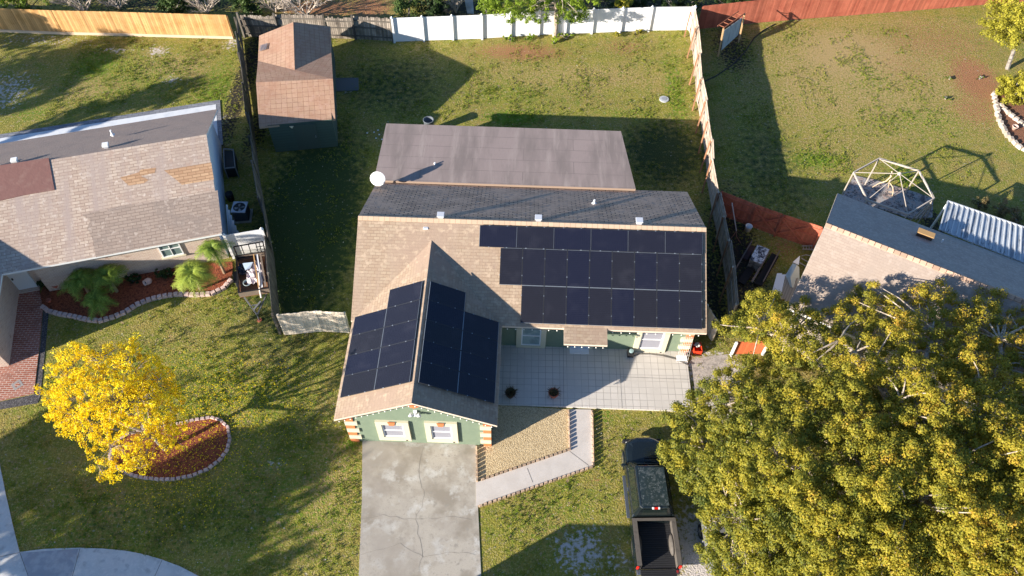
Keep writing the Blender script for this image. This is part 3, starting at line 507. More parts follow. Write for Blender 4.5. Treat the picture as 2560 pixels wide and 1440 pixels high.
a0 = onwL(411, 648, wi)[0]; winL(a0, a0+1.05, 1.0, 2.15, wi, ((a0+.5, a0+.54, 1.05, 2.1),))
a0 = onwL(150, 674, .95)[0]; winL(a0, a0+.95, 1.35, 2.15, .95, ()); winL(a0+1.05, a0+2.05, 1.35, 2.15, .95, ())
a0 = onwL(44, 722, .95)[0]+.05; dd = MB().slab([LP(a0, LH-.95, .08), LP(a0+.92, LH-.95, .08), LP(a0+.92, LH-.95, 2.1), LP(a0, LH-.95, 2.1)], .06, dirv=tuple(ln)).build('door', mat('white_blue_door', (.70, .74, .78), .5), lh)
MB().box(LP(a0+.12, LH-.85, 1.0), (.05, .06, .12)).build('handle', DKMET, dd)
MB().slab([LP(a0-.08, LH-.95, .02), LP(a0+1.0, LH-.95, .02), LP(a0+1.0, LH-.95, .08), LP(a0-.08, LH-.95, .08)], .3, dirv=tuple(ln)).build('door_step', WBR, lh)
# house number
fc = D.curves.new('number', 'FONT'); fc.body = '167'; fc.size = .27; fc.extrude = .006; fo = D.objects.new('number', fc); COL.objects.link(fo); fo.parent = dd; R_ = Matrix((ld, Vector((0, 0, 1)), ln)).transposed().to_4x4(); R_.translation = LP(a0+.26, LH-.885, 1.72); fo.matrix_world = R_; fc.materials.append(DKMET)
dg = bpy.context.evaluated_depsgraph_get(); nm_ = D.meshes.new_from_object(fo.evaluated_get(dg)); no_ = D.objects.new('door_number', nm_); COL.objects.link(no_); no_.parent = dd; no_.matrix_world = R_.copy(); D.objects.remove(fo)
# front wing of the brick house (mostly left of the frame)
wc = at(25, 915); wa = (wc-LR1).dot(ld); wcn = (wc-LR1).dot(ln); WW = 6.2; wz = LE; wr = 4.15
wgm = MB(); wgm.face([LP(wa, LH-.95, 0), LP(wa, wcn, 0), LP(wa, wcn, wz+.15), LP(wa, LH-.95, wz+.15)]); wgm.face([LP(wa, wcn, 0), LP(wa-WW, wcn, 0), LP(wa-WW, wcn, wz+.1), LP(wa-WW/2, wcn, wr-.1), LP(wa, wcn, wz+.1)]); wgm.build('wing_wall', WBR, lh)
rbk = LH-LH*(wr-LE)/(4.3-LE)
roofpart('wing_roof', [LP(wa-WW/2, rbk, wr+.03), LP(wa-WW/2, wcn+.35, wr+.03), LP(wa+.4, wcn+.35, wz), LP(wa+.4, LH+.02, wz)], SHINGL, lh, edge=WHITE)
roofpart('wing_roof', [LP(wa-WW/2, rbk, wr+.03), LP(wa-WW-.4, LH+.02, wz), LP(wa-WW-.4, wcn+.35, wz), LP(wa-WW/2, wcn+.35, wr+.03)], SHINGL, lh, edge=WHITE)
for (px, py, z, l) in ((263, 362, 4.3, 'white metal vent on the ridge of the brick house, right one of two'), (35, 400, 4.3, 'white metal vent on the ridge of the brick house beside the brown tarp')):
    p = at(px, py, z); t = thing('roof_vent', l, 'vent', p, 'vents on the brick house roof'); MB().box(p, (.30, .28, .12), .27).build('cap', WHITE, t, bevel=.01); MB().box(p-Vector((0, 0, .16)), (.2, .2, .24), .27).build('stem', VM, t)
p = at(278, 330, 3.9); t = thing('vent_pipe', 'small pale pipe on the back slope of the brick house', 'vent', p); MB().lathe(p, [(.05, -.3), (.05, .12)], 8).build('pipe', WHITE, t); MB().lathe(p+Vector((0, 0, -.15)), [(.12, -.03), (.055, .05)], 8).build('boot', VM, t)
# paver walkway behind and beside it
wk = [LP(LL, -7.72, 0), LP(-.43, -7.72, 0), LP(-.43, -bw+.3, 0), LP(LL, -bw+.3, 0)]
PAV = mat('blue_pavers', (.17, .18, .21), .85, brick=dict(w=.4, h=.2, m=.01, mc=(.1, .1, .12), c2=(.25, .26, .28)))
sheet('paver_border', [LP(LL, -8.10, 0), LP(-.17, -8.10, 0), LP(-.17, -bw+.3, 0), LP(LL, -bw+.3, 0)], .04, PAV, th=.06)
sheet('back_walkway', wk, .05, mat('white_concrete', (.66, .68, .70), .8, var=[(1.5, .45, .7, (.55, .58, .62))]), th=.05)

# ------------------------------------------------------------------ neighbour on the right
R0, R1 = at(2065, 559, 4.2), at(2560, 752, 4.2); rd = (R1-R0).normalized(); rn = Vector((rd.y, -rd.x, 0)); RH = 4.3
if rn.y > 0: rn = -rn
def RP(a, c, z): p = R0+rd*a+rn*c; return Vector((p.x, p.y, z))
rh = thing('shingle_house', 'house with beige shingle roof half hidden behind the big tree, grey back slope', 'house', RP(7, 0, 0))
roofpart('front_roof', [RP(0, 0, 4.2), RP(18, 0, 4.2), RP(18, RH, 2.4), RP(0, RH, 2.4)], SHINGR, rh, edge=WHITE)
roofpart('back_roof', [RP(0, 0, 4.2), RP(0, -RH, 2.4), RP(18, -RH, 2.4), RP(18, 0, 4.2)], mat('grey_shingle', (.42, .36, .32), .92, brick=dict(w=.3, h=.14, m=.006, mc=(.27, .25, .24), c2=(.36, .31, .275), b=.4), var=[(1.5, .45, .65, (.33, .285, .255)), (8, .5, .66, (.46, .39, .35))]), rh, edge=SOFF)
rc = MB()
for k in range(60): rc.slab([RP(k*.3, -.17, 4.16), RP(k*.3, 0, 4.25), RP(k*.3+.27, 0, 4.26), RP(k*.3+.27, -.17, 4.17)], .05, random.random()); rc.slab([RP(k*.3, 0, 4.25), RP(k*.3, .17, 4.16), RP(k*.3+.27, .17, 4.17), RP(k*.3+.27, 0, 4.26)], .05, random.random())
rc.build('ridge_cap', mat('ridge_cap_right', (.46, .31, .22), .9, tone=.25), rh)
wl = MB(); 
for a in (.35, 17.6): wl.face([RP(a, -RH+.4, 0), RP(a, RH-.4, 0), RP(a, RH-.4, 2.45), RP(a, 0, 4.0), RP(a, -RH+.4, 2.45)])
for c in (-RH+.4, RH-.4): wl.face([RP(.35, c, 0), RP(17.6, c, 0), RP(17.6, c, 2.5), RP(.35, c, 2.5)])
wl.build('wall', mat('beige_stucco', (.45, .38, .32), .9), rh)
p = at(2313, 587, 3.2); t = thing('roof_box', 'low brown metal box on the grey back slope of the right-hand house', 'roof vent', p); R_ = Matrix.Rotation(math.atan2(rd.y, rd.x), 3, 'Z')
MB().box(p, (.75, .28, .24), R=R_).build('housing', mat('brown_metal', (.10, .06, .04), .6), t); MB().box(p+Vector((0, 0, .14)), (.80, .34, .04), R=R_).build('lid', mat('tan_lid', (.42, .26, .11), .6), t)
p = at(2355, 603, 3.0); t = thing('vent_pipe', 'thin white pipe on the grey slope beside the brown box', 'vent', p); MB().lathe(p, [(.04, -.3), (.04, .12)], 8).build('pipe', WHITE, t); MB().lathe(p+Vector((0, 0, -.14)), [(.10, -.03), (.045, .05)], 8).build('boot', VM, t)
# ribbed metal patio roof
mr_ = thing('patio_cover', 'white ribbed metal patio cover behind the grey roof slope', 'patio cover', at(2450, 600, 0)); q0, q1, q2, q3 = at(2368, 503, 2.3), at(2600, 583, 2.3), at(2600, 672, 2.45), at(2347, 573, 2.45)
MB().slab([q0, q1, q2, q3], .05).build('roof_sheet', mat('white_metal_dirty', (.42, .46, .50), .4, var=[(3, .5, .62, (.20, .22, .25), (1, .15, 1)), (8, .55, .68, (.10, .11, .12), (1, .2, 1))]), mr_)
rb = MB()
for k in range(18): a = q0.lerp(q1, (k+.1)/17.5)+Vector((0, 0, .03)); b2 = q3.lerp(q2, (k+.1)/17.5)+Vector((0, 0, .03)); rb.beam(a, b2, .05, .06)
rb.beam(q0, q1, .07, .12); rb.build('rib', mat('rib_grey', (.52, .54, .56), .5), mr_)
for f_ in (.02, .5): p = q0.lerp(q1, f_); MB().beam((p.x, p.y, 0), p, .09, .09).build('post', WHITE, mr_)

# ------------------------------------------------------------------ shed behind the lawn
sh = thing('garden_shed', 'tall dark green shed with brown shingle cross gable roof in the back corner', 'shed', at(765, 375, 0))
zr, ze, zx = 3.05, 2.05, 2.95
e0, e1 = at(648, 318, ze), at(838, 297, ze); r0, r1 = at(640, 206, zr), at(832, 197, zr)
sx = (r1-r0).normalized(); sy = Vector((-sx.y, sx.x, 0)); e0 = Vector((*(r0+(e0-r0).dot(sy)*sy+(e0-r0).dot(sx)*sx).xy, ze))
def edge_at(px, py, z): return at(px, py, z)
zl = 2.12
b0, b1 = at(645, 152, zl), at(828, 130, zl)                # where the back slope meets the cross gable eaves
v = at(737, 175, 2.86); k0 = at(733, 55, 2.86); g0, g1 = at(648, 89, 2.08), at(826, 66, 2.08)
roofpart('front_roof', [r0, e0, e1, r1], SHEDR, sh, edge=TANF)
bk_r = MB(); bk_r.face([r0, v, b0]); bk_r.face([r0, r1, v]); bk_r.face([r1, b1, v])
for q in ([r0, v, b0], [r0, r1, v], [r1, b1, v]): bk_r.slab([p-Vector((0, 0, .01)) for p in q], .08)
bk_r.build('back_roof', SHEDR, sh)
roofpart('cross_roof_left', [v, k0, g0, b0], SHEDR, sh, edge=TANF); roofpart('cross_roof_right', [v, b1, g1, k0], SHEDR, sh, edge=TANF)
wb0, wb1 = at(690, 381, 0), at(845, 366, 0); dv = (wb1-wb0); u_ = dv.normalized(); bk = Vector((-u_.y, u_.x, 0)); dp = ((g0-wb0).dot(bk))-.25
sw = MB(); A, B_, C_, E_ = wb0, wb1, wb1+bk*dp, wb0+bk*dp; up_ = Vector((0, 0, 1))
for a, b_ in ((A, B_), (B_, C_), (C_, E_), (E_, A)): sw.face([a, b_, b_+up_*2.1, a+up_*2.1])
ym = (r0-A).dot(bk)
for P_ in (A, B_): sw.face([P_+up_*2.08, P_+bk*ym+up_*2.85, P_+bk*(ym+2.2)+up_*2.08])
sw.build('wall', SHEDG, sh); dr = MB().box((A+B_)/2+up_*1.0+u_*.2-bk*.02, (1.3, .05, 1.9), math.atan2(u_.y, u_.x)).build('door', mat('shed_door', (.045, .07, .063), .8), sh)
MB().box((A+B_)/2+up_*1.0-bk*.06+u_*.7, (.05, .05, .15)).build('handle', STEEL, dr)
for f_ in (.42, .70):
    p = e0.lerp(e1, f_)+Vector((0, -.06, -.13)); s_ = (e1-e0).normalized(); MB().slab([p-s_*.12, p+s_*.12, p-Vector((0, 0, .16))], .03, dirv=(0, -1, 0)).build('eave_light', CREAM, sh)
wv = MB(); c0 = at(658, 118, 2.27)
for k in range(7): wv.box(c0+Vector((-.2+k*.07, 0, -.07+k*.026)), (.03, .6, .03), .05)
wv.build('roof_louvre', mat('grey_louvre', (.30, .28, .30), .7), sh)

# ------------------------------------------------------------------ fences
def fence(name, label, cat, pts, h, m, postm, panel=2.4, board=.14, gap=.008, jit=.03, side=1, rails=True, posts=True, post=(.1, .1), ph=.05, lean=0, brace=0, pale=False, group=None, both=False):
    t = thing(name, label, cat, Vector((pts[0].x, pts[0].y, 0)), group)
    for a, b_ in zip(pts[:-1], pts[1:]):
        a = Vector((a.x, a.y, 0)); b_ = Vector((b_.x, b_.y, 0)); d = b_-a; L_ = d.length; x = d/L_; n_ = Vector((-x.y, x.x, 0))*side; k = max(1, round(L_/panel))
        for j in range(k):
            p0 = a+d*(j/k); p1 = a+d*((j+1)/k); l = L_/k; q = MB(); s = 0.01; tl = random.uniform(-lean, lean)
            while s < l-.03:
                w_ = min(board, l-s-.005); hh = h+random.uniform(-jit, jit); tn = random.random()
                base = p0+x*(s+w_/2); top = Vector((n_.x*tl, n_.y*tl, hh)); zz = random.uniform(0, .02); R_ = Matrix((x, n_, Vector((0, 0, 1)))).transposed()
                if abs(tl) > 1e-6: q.beam(base+Vector((0, 0, .03)), base+top, .018, w_-gap, tn, up=tuple(x))
                else: q.box(base+Vector((0, 0, (hh+.03)/2)), (w_-gap, .02, hh-.03), tone=tn, R=R_)
                s += w_
            q.build('board_panel', m, t)
            if rails:
                r = MB()
                for z in (.3, h*.55, h-.25): r.beam(p0+n_*.035+Vector((n_.x*tl*z/h, n_.y*tl*z/h, z)), p1+n_*.035+Vector((n_.x*tl*z/h, n_.y*tl*z/h, z)), .04, .09)
                r.build('rail', postm, t)
            if posts:
                pm = MB().box(p0+n_*.07+Vector((0, 0, (h+ph)/2)), (post[0], post[1], h+ph), math.atan2(x.y, x.x), tone=random.random()); pm.build('post', postm, t)
                if pale: MB().lathe(p0+n_*.07+Vector((0, 0, h+ph)), [(.10, 0), (.10, .02), (.012, .12)], 4).build('post_cap', postm, t)
            if brace and j % brace == 0:
                MB().beam(p0+n_*.12+Vector((0, 0, h-.1)), p0+n_*.42+x*1.0+Vector((0, 0, .05)), .08, .06).build('brace', WBRN, t)
        lastp = b_
    if posts:
        MB().box(lastp+n_*.07+Vector((0, 0, (h+ph)/2)), (post[0], post[1], h+ph), math.atan2(x.y, x.x)).build('post', postm, t)
        if pale: MB().lathe(lastp+n_*.07+Vector((0, 0, h+ph)), [(.10, 0), (.10, .02), (.012, .12)], 4).build('post_cap', postm, t)
    return t
f1 = fence('wooden_fence', 'new honey coloured board fence along the top left yard', 'fence', pxs((-420, 62), (-40, 78), (160, 86), (300, 89), (440, 93), (584, 97)), 1.84, WPINE, WPINE, board=.15, side=1, jit=.008, ph=-.1)
kb = MB(); P_ = pxs((-420, 62), (-40, 78), (160, 86), (300, 89), (440, 93), (584, 97))
for a, b_ in zip(P_[:-1], P_[1:]): kb.beam(a+Vector((0, -.05, .12)), b_+Vector((0, -.05, .12)), .03, .2)
kb.build('kick_board', mat('pale_board', (.70, .52, .36), .9), f1)
def topz(pts, h): return [at(x, y, h) for x, y in pts]
def flat(ps): return [Vector((p.x, p.y, 0)) for p in ps]
side_top = [(588, 42), (591, 78), (597, 130), (608, 205), (617, 280), (631, 400), (647, 490), (665, 590), (673, 680), (683, 783)]
fence('wooden_fence', 'dark weathered side fence between the palm yard and the green house', 'fence', flat(topz(side_top, 1.83)), 1.83, WDARK, WDARK, side=-1, jit=.03, lean=.10, ph=-.02)
fence('wooden_fence', 'old grey broken board fence behind the shed', 'fence', pxs((612, 92), (700, 94), (820, 96), (890, 98), (984, 104)), 1.7, mat('old_grey_fence', (.34, .29, .24), .9, tone=.35, var=[(1.5, .45, .65, (.16, .13, .11)), (12, .5, .7, (.2, .17, .14), (6, .5, 1))]), WDARK, side=-1, jit=.07, lean=.12, board=.13, gap=.02, post=(.12, .12), ph=.22)
fw = fence('vinyl_fence', 'white vinyl privacy fence with pointed post caps at the back of the lawn', 'fence', pxs((987, 105), (1205, 97), (1346, 88), (1478, 83), (1620, 77), (1724, 76)), 1.85, VINYL, VINYL, panel=1.95, board=.2, gap=.003, jit=0, rails=False, side=-1, post=(.13, .13), ph=.06, pale=True)
fence('wooden_fence', 'long brick red stained fence along the top right yard', 'fence', pxs((1745, 74), (1900, 57), (2035, 46), (2141, 38), (2255, 29), (2360, 21), (2440, 14), (2800, -14)), 1.85, WRED, WRED, board=.13, side=1, jit=.012, ph=-.1)
st = [(1735, 14), (1745, 66), (1752, 132), (1757, 194), (1769, 250), (1775, 299), (1783, 347), (1785, 396), (1800, 479), (1814, 540), (1827, 600), (1837, 666), (1845, 760)]
fence('wooden_fence', 'weathered side fence with slanting brown braces right of the back lawn', 'fence', flat(topz(st, 1.83)), 1.83, WGREY, WGREY, side=-1, jit=.015, lean=.07, brace=1, ph=-.02, board=.15)
gp = flat(topz([(1803, 477), (1893, 512), (1960, 536), (2057, 568)], 1.75)); fr_ = fence('gate_fence', 'red stained fence with a double gate of diagonal braces beside the lumber pile', 'fence', gp, 1.75, WRED, WRED, side=-1, board=.13, jit=.01, ph=-.05)
for a, b_ in ((gp[1], gp[2]), (gp[2], gp[3]+(gp[2]-gp[3])*.3)):
    n_ = Vector((-(b_-a).y, (b_-a).x, 0)).normalized()*-.07; z = Vector((0, 0, 1))
    g_ = MB(); g_.beam(a+n_+z*.25, b_+n_+z*1.5, .03, .1); g_.beam(a+n_*1.4+z*1.5, b_+n_*1.4+z*.25, .03, .1); g_.build('gate_brace', WRED, fr_)
fence('wooden_fence', 'short whitewashed board fence joining the garden side fence to the green house', 'fence', pxs((713, 838), (806, 829), (874, 833)), 1.8, WWASH, WWASH, side=1, board=.15, ph=-.1)
vf = flat(topz([(561, 588), (655, 573)], 1.8)); fence('vinyl_fence', 'small white vinyl fence panel behind the junk trailer', 'fence', vf, 1.8, VINYL, VINYL, panel=3, board=.2, gap=.003, jit=0, rails=False, side=-1, pale=True, post=(.13, .13), ph=.1)
pg = [at(1768, 757, 1.8), at(1797, 800, 1.8)]; fence('wooden_fence', 'short whitewashed fence panel at the right corner of the green house', 'fence', flat(pg), 1.7, WWASH, WWASH, side=1, board=.15, ph=-.1, panel=1.5)
fence('wooden_gate', 'orange red wooden gate seen through the big tree', 'gate', pxs((1826, 886), (1905, 884)), 1.15, mat('orange_red_boards', (.55, .14, .05), .9, tone=.15), WHITE, side=-1, ph=.05, panel=3, rails=False)

# ------------------------------------------------------------------ yard things
def ac():
    p = at(600, 560, 0); t = thing('ac_unit', 'grey air conditioning unit with round fan grille beside the white side wall', 'air conditioner', p); R_ = Matrix.Rotation(.12, 3, 'Z')
    c0 = at(598, 517, .8); p = Vector((c0.x, c0.y, 0)); t.location = p
    MB().box(p+Vector((0, 0, .38)), (.76, .76, .70), R=R_).build('cabinet', mat('ac_dark', (.06, .065, .07), .6), t, bevel=.03)
    rim = MB(); R2 = .33
    for k in range(24):
        a0, a1 = 2*math.pi*k/24, 2*math.pi*(k+1)/24
        def sq(a): c, s = math.cos(a), math.sin(a); m = max(abs(c), abs(s)); return Vector((c/m*.39, s/m*.39, 0))
        rim.slab([p+Vector((0, 0, .80))+q for q in (Vector((math.cos(a0)*R2, math.sin(a0)*R2, 0)), sq(a0), sq(a1), Vector((math.cos(a1)*R2, math.sin(a1)*R2, 0)))], .06)
    rim.build('top_rim', mat('ac_rim', (.50, .52, .58), .5), t); g = MB()
    for r in (.08, .16, .24, .31): g.tube([p+Vector((math.cos(k*.524)*r, math.sin(k*.524)*r, .79)) for k in range(13)], .006, 4)
    for k in range(6): g.beam(p+Vector((0, 0, .79)), p+Vector((math.cos(k*1.047)*.33, math.sin(k*1.047)*.33, .79)), .01, .01)
    g.build('grille', DKMET, t); fb = MB()
    for k in range(4): a = k*1.57; fb.slab([p+Vector((0, 0, .74)), p+Vector((math.cos(a)*.28, math.sin(a)*.28, .76)), p+Vector((math.cos(a+.7)*.28, math.sin(a+.7)*.28, .72))], .01)
    fb.build('fan_blade', STEEL, t); MB().box(p+Vector((0, 0, .03)), (1.0, 1.0, .06), R=R_).build('pad', CONC, t)
ac()
# wire cage by the white side wall
cg = thing('cage_frame', 'open box frame of grey rails standing against the white side wall', 'frame', at(573, 400, 0)); b_ = MB(); q = [at(559, 372, .8), at(583, 374, .8), at(588, 418, .8), at(561, 421, .8)]
for a, c in zip(q, q[1:]+q[:1]): b_.beam(a, c, .05, .05); b_.beam((a.x, a.y, 0), a, .05, .05)
b_.build('rails', mat('dull_rail', (.25, .24, .23), .7), cg); MB().slab([x-Vector((0, 0, .1)) for x in q], .6).build('cage_box', BLACK, cg)
bb = at(571, 482, .55); t = props(MB().lathe(Vector((bb.x, bb.y, 0)), [(.19, 0), (.22, .5), (.20, .52), (.17, .42)], 14).build('black_pot', BLACK, origin=Vector((bb.x, bb.y, 0)), smooth=True), 'black plant pot between the white side wall and the air conditioner', 'pot')
# stacked white fence boards leaning on the white side wall
for k in range(6):
    a = at(567+k*5.2, 512+k*13, 1.7-k*.22); bse = at(572+k*5, 585+k*2, 0.02)
    o = MB().beam(bse, a, .10, .03).build('loose_board', mat('blue_white_board', (.62, .68, .75), .6), origin=bse); props(o, 'loose white vinyl board leaning by the white side wall, %s from the back' % ORD[k], 'board', 'white boards leaning by the blue wall')

# utility trailer full of junk
T0, T1, T2, T3 = at(592, 645, .75), at(662, 632, .75), at(674, 725, .75), at(596, 735, .75)
tx = ((T1+T2)/2-(T0+T3)/2); tx.z = 0; Wt = tx.length; tx.normalize(); ty = ((T2+T3)/2-(T0+T1)/2); ty.z = 0; Lt = ty.length; ty.normalize(); tc = (T0+T1+T2+T3)/4
def TT(a, b_, z): return Vector((tc.x, tc.y, 0))+tx*a+ty*b_+Vector((0, 0, z))
ut = thing('utility_trailer', 'small open utility trailer heaped with junk beside the palm bed', 'trailer', TT(0, 0, 0)); hw, hl = Wt/2, Lt/2
MB().slab([TT(-hw, -hl, .52), TT(hw, -hl, .52), TT(hw, hl, .52), TT(-hw, hl, .52)], .05).build('floor', WBRN, ut)
TRW = mat('trailer_boards', (.22, .17, .13), .9)
for (a, c, e) in ((TT(-hw, -hl, .7), TT(-hw, hl, .7), 's'), (TT(hw, -hl, .7), TT(hw, hl, .7), 's'), (TT(-hw, hl, .7), TT(hw, hl, .7), 'f'), (TT(-hw, -hl, .7), TT(hw, -hl, .7), 'f')): MB().beam(a, c, .04, .32).build('side_board', TRW, ut)
fr2 = MB(); 
for a in (-hw, hw):
    fr2.beam(TT(a, -hl, .89), TT(a, hl, .89), .04, .04)
for a in (-hl, hl): fr2.beam(TT(-hw, a, .89), TT(hw, a, .89), .04, .04)
fr2.build('top_rail', DKMET, ut)
hp = TT(0, hl+1.25, .45); dr_ = MB(); dr_.beam(TT(-hw*.75, hl, .45), hp, .06, .06); dr_.beam(TT(hw*.75, hl, .45), hp, .06, .06); dr_.beam(TT(-hw*.3, hl+.62, .47), TT(hw*.3, hl+.62, .47), .06, .05); dr_.beam(TT(-.12, hl+.9, .5), TT(.25, hl+.5, .55), .09, .06); dr_.tube([hp+Vector((0, 0, -.4)), hp+Vector((0, 0, .15))], .035, 8); dr_.build('drawbar', mat('dull_steel', (.16, .16, .16), .5), ut)
MB().lathe(hp+Vector((0, 0, -.45)), [(.12, 0), (.12, .05)], 10).build('jack_pad', TERRA, ut)
for s_ in (-1, 1):
    wR = Matrix.Rotation(math.pi/2, 3, tuple(ty)); wh = MB().lathe(TT(s_*(hw+.12), 0, .3), [(.12, -.09), (.27, -.09), (.30, -.05), (.30, .05), (.27, .09), (.12, .09)], 18, R=wR).build('wheel', BLACK, ut, smooth=False); MB().lathe(TT(s_*(hw+.12), 0, .3), [(.11, -.095), (.14, -.08), (.14, .08), (.11, .095)], 12, R=wR).build('rim', STEEL, wh)
    MB().beam(TT(s_*(hw+.12), -.38, .66), TT(s_*(hw+.12), .38, .66), .24, .03).build('fender', DKMET, ut)
def junk(name, label, cat, b_, m, **k): return props(b_.build(name, m, **k), label, cat, 'junk heaped on the trailer')
def crumple(c, sx_, sy_, sz_, seed, n=9):
    r = random.Random(seed); b_ = MB(); G = [[TT(c[0]+(i/(n-1)-.5)*sx_+r.uniform(-.03, .03), c[1]+(j/(n-1)-.5)*sy_+r.uniform(-.03, .03), c[2]+r.uniform(0, sz_)) for i in range(n)] for j in range(n)]
    for i in range(n-1):
        for j in range(n-1): b_.face([G[j][i], G[j][i+1], G[j+1][i+1]]); b_.face([G[j][i], G[j+1][i+1], G[j+1][i]])
    for k in range(n-1): b_.face([G[0][k], G[0][k+1], TT(c[0], c[1], .56)]); b_.face([G[n-1][k], G[n-1][k+1], TT(c[0], c[1], .56)])
    return b_
junk('plastic_sheet', 'crumpled pinkish white plastic sheet in the middle of the trailer', 'plastic sheet', crumple((.12, .05, .72), .8, 1.4, .22, 1), mat('crumpled_plastic', (.60, .52, .52), .35))
junk('black_bag', 'dark rubbish bag in the back corner of the trailer', 'bag', crumple((-.38, -.35, .66), .55, .7, .25, 2), mat('bag_black', (.03, .035, .05), .3))
junk('blue_sheet', 'pale blue folded sheet lying on the trailer junk', 'sheet', MB().slab([TT(-.42, -.62, .93), TT(.12, -.55, .98), TT(-.05, -.22, .94), TT(-.30, -.12, .95)], .05), mat('pale_blue_sheet', (.50, .60, .70), .5))
for k, (a, c, m, l) in enumerate(((.34, .42, WHITE, 'long white plank lying in the trailer'), (.52, .5, TRW, 'brown plank lying along the right side of the trailer'), (.18, .3, WPINE, 'thin yellow lath lying in the trailer'))): junk('plank', l, 'plank', MB().beam(TT(a, -hl+.15, .93+k*.02), TT(a+.1, hl-.1, .90+k*.02), .09 if k < 2 else .05, .03), m)
cl = MB()
for k in range(5): r = .12+k*.02; cl.tube([TT(-.36+math.cos(a*.5)*r+k*.02, .62+math.sin(a*.5)*r, .76+.02*k) for a in range(13)], .014, 5)
junk('cable_coil', 'coiled grey hose at the front end of the trailer', 'hose', cl, mat('grey_hose', (.45, .52, .50), .5))
junk('bent_pipe', 'pale pipe sticking out over the front board of the trailer', 'pipe', MB().tube([TT(.35, .2, .95), TT(.36, .8, .97), TT(.30, 1.2, .85), TT(.28, 1.45, .5)], .05, 7), mat('pale_pipe', (.62, .55, .50), .6))
# black steel rack standing against the little vinyl fence
q = [at(584, 617, 1.45), at(657, 604, 1.45)]; q2 = [at(596, 645, .72), at(664, 634, .72)]; rk = MB()
for a, c in ((q[0], q[1]), (q2[0], q2[1]), (q[0], q2[0]), (q[1], q2[1])): rk.beam(a, c, .05, .05)
for f_ in (.25, .5, .75, .87): rk.beam(q[0].lerp(q[1], f_), q2[0].lerp(q2[1], f_), .035, .035)
rk.beam(q[0].lerp(q2[0], .35).lerp(q[1].lerp(q2[1], .35), .72), q[1].lerp(q2[1], .35), .03, .03)
rk.beam(q2[0], TT(-hw, -hl, .5), .05, .05); rk.beam(q2[1], TT(hw, -hl, .5), .05, .05)
rk.build('tailgate_rack', DKMET, ut)

# bin, lid, bucket, etc.
p = at(1073, 322, 0); bn = thing('rubbish_bin', 'grey round bin standing open behind the flat roof', 'bin', at(1070, 322, 0)); p = at(1071, 302, .9); p = Vector((p.x, p.y+.05, 0)); bn.location = p
MB().lathe(p, [(.26, 0), (.30, .9), (.33, .92), (.33, .95), (.28, .95), (.24, .1)], 20).build('body', mat('bin_grey', (.13, .15, .17), .6), bn, smooth=True); MB().lathe(p+Vector((0, 0, .12)), [(.23, 0), (.23, .02)], 16).build('bin_inside', BLACK, bn)
p = at(1660, 249, 0); sl_ = thing('septic_lid', 'round grey concrete lid set in the back lawn', 'lid', p); MB().lathe(p, [(.30, 0), (.30, .06), (.28, .07)], 28).build('cover', mat('lid_grey', (.42, .44, .46), .8), sl_); MB().lathe(p, [(.17, .07), (.17, .085), (.14, .085)], 24).build('inner_ring', mat('lid_dark', (.28, .30, .32), .8), sl_)
p = at(1868, 577, 0); bk_ = thing('bucket', 'white plastic bucket standing near the red gate fence', 'bucket', p); MB().lathe(p, [(.15, 0), (.19, .40), (.20, .41), (.175, .40), (.14, .05)], 18).build('pail', WHITE, bk_, smooth=True); MB().tube([p+Vector((-.19, 0, .38)), p+Vector((-.12, .16, .33)), p+Vector((.12, .16, .33)), p+Vector((.19, 0, .38))], .007, 5).build('handle', STEEL, bk_)
# stained white chest among the lumber
q = [at(x, y, .75) for x, y in ((1894, 612), (1923, 624), (1905, 659), (1875, 648))]; ch = thing('freezer_chest', 'old white chest with black stains standing among dark lumber', 'chest', Vector((q[0].x, q[0].y, 0))); MB().slab([x-Vector((0, 0, .05)) for x in q], .68).build('body', mat('dirty_body', (.20, .21, .21), .8, var=[(4, .45, .6, (.05, .05, .05))]), ch); MB().slab([x+(x-(q[0]+q[2])/2)*.03 for x in q], .05).build('lid', mat('stained_lid', (.62, .62, .62), .8, var=[(5, .47, .58, (.06, .06, .07)), (11, .56, .64, (.04, .04, .05))]), ch)
for k, (a, c, z, wd, l) in enumerate((((1880, 602), (1838, 674), .25, .06, 'long thin rail left of the stained chest'), ((1921, 632), (1880, 705), .45, .10, 'brown plank just right of the stained chest'), ((1949, 627), (1908, 704), .3, .06, 'thin rail right of the black boards'))):
    a, c = at(*a, z), at(*c, z); props(MB().beam(a, c, wd, .07).build('lumber_rail', mat('old_rail', (.20, .15, .12), .9), origin=(a.x, a.y, 0)), l, 'lumber', 'lumber by the right-hand house')
for k, (pts, l) in enumerate((([(1930, 632), (1948, 640), (1905, 715), (1885, 707)], 'black board lying on the pile right of the chest'), ([(1876, 655), (1895, 663), (1862, 712), (1845, 702)], 'black board lying on the pile in front of the chest'), ([(1872, 612), (1888, 618), (1868, 650), (1853, 642)], 'reddish scrap board behind the chest'))):
    pts = [at(*x, .2-k*.04) for x in pts]; props(MB().slab(pts, .12).build('dark_board', mat('black_board', (.022, .02, .02), .9) if k < 2 else mat('scrap_red', (.09, .05, .045), .9), origin=(pts[0].x, pts[0].y, 0)), l, 'board', 'dark boards by the right-hand house')
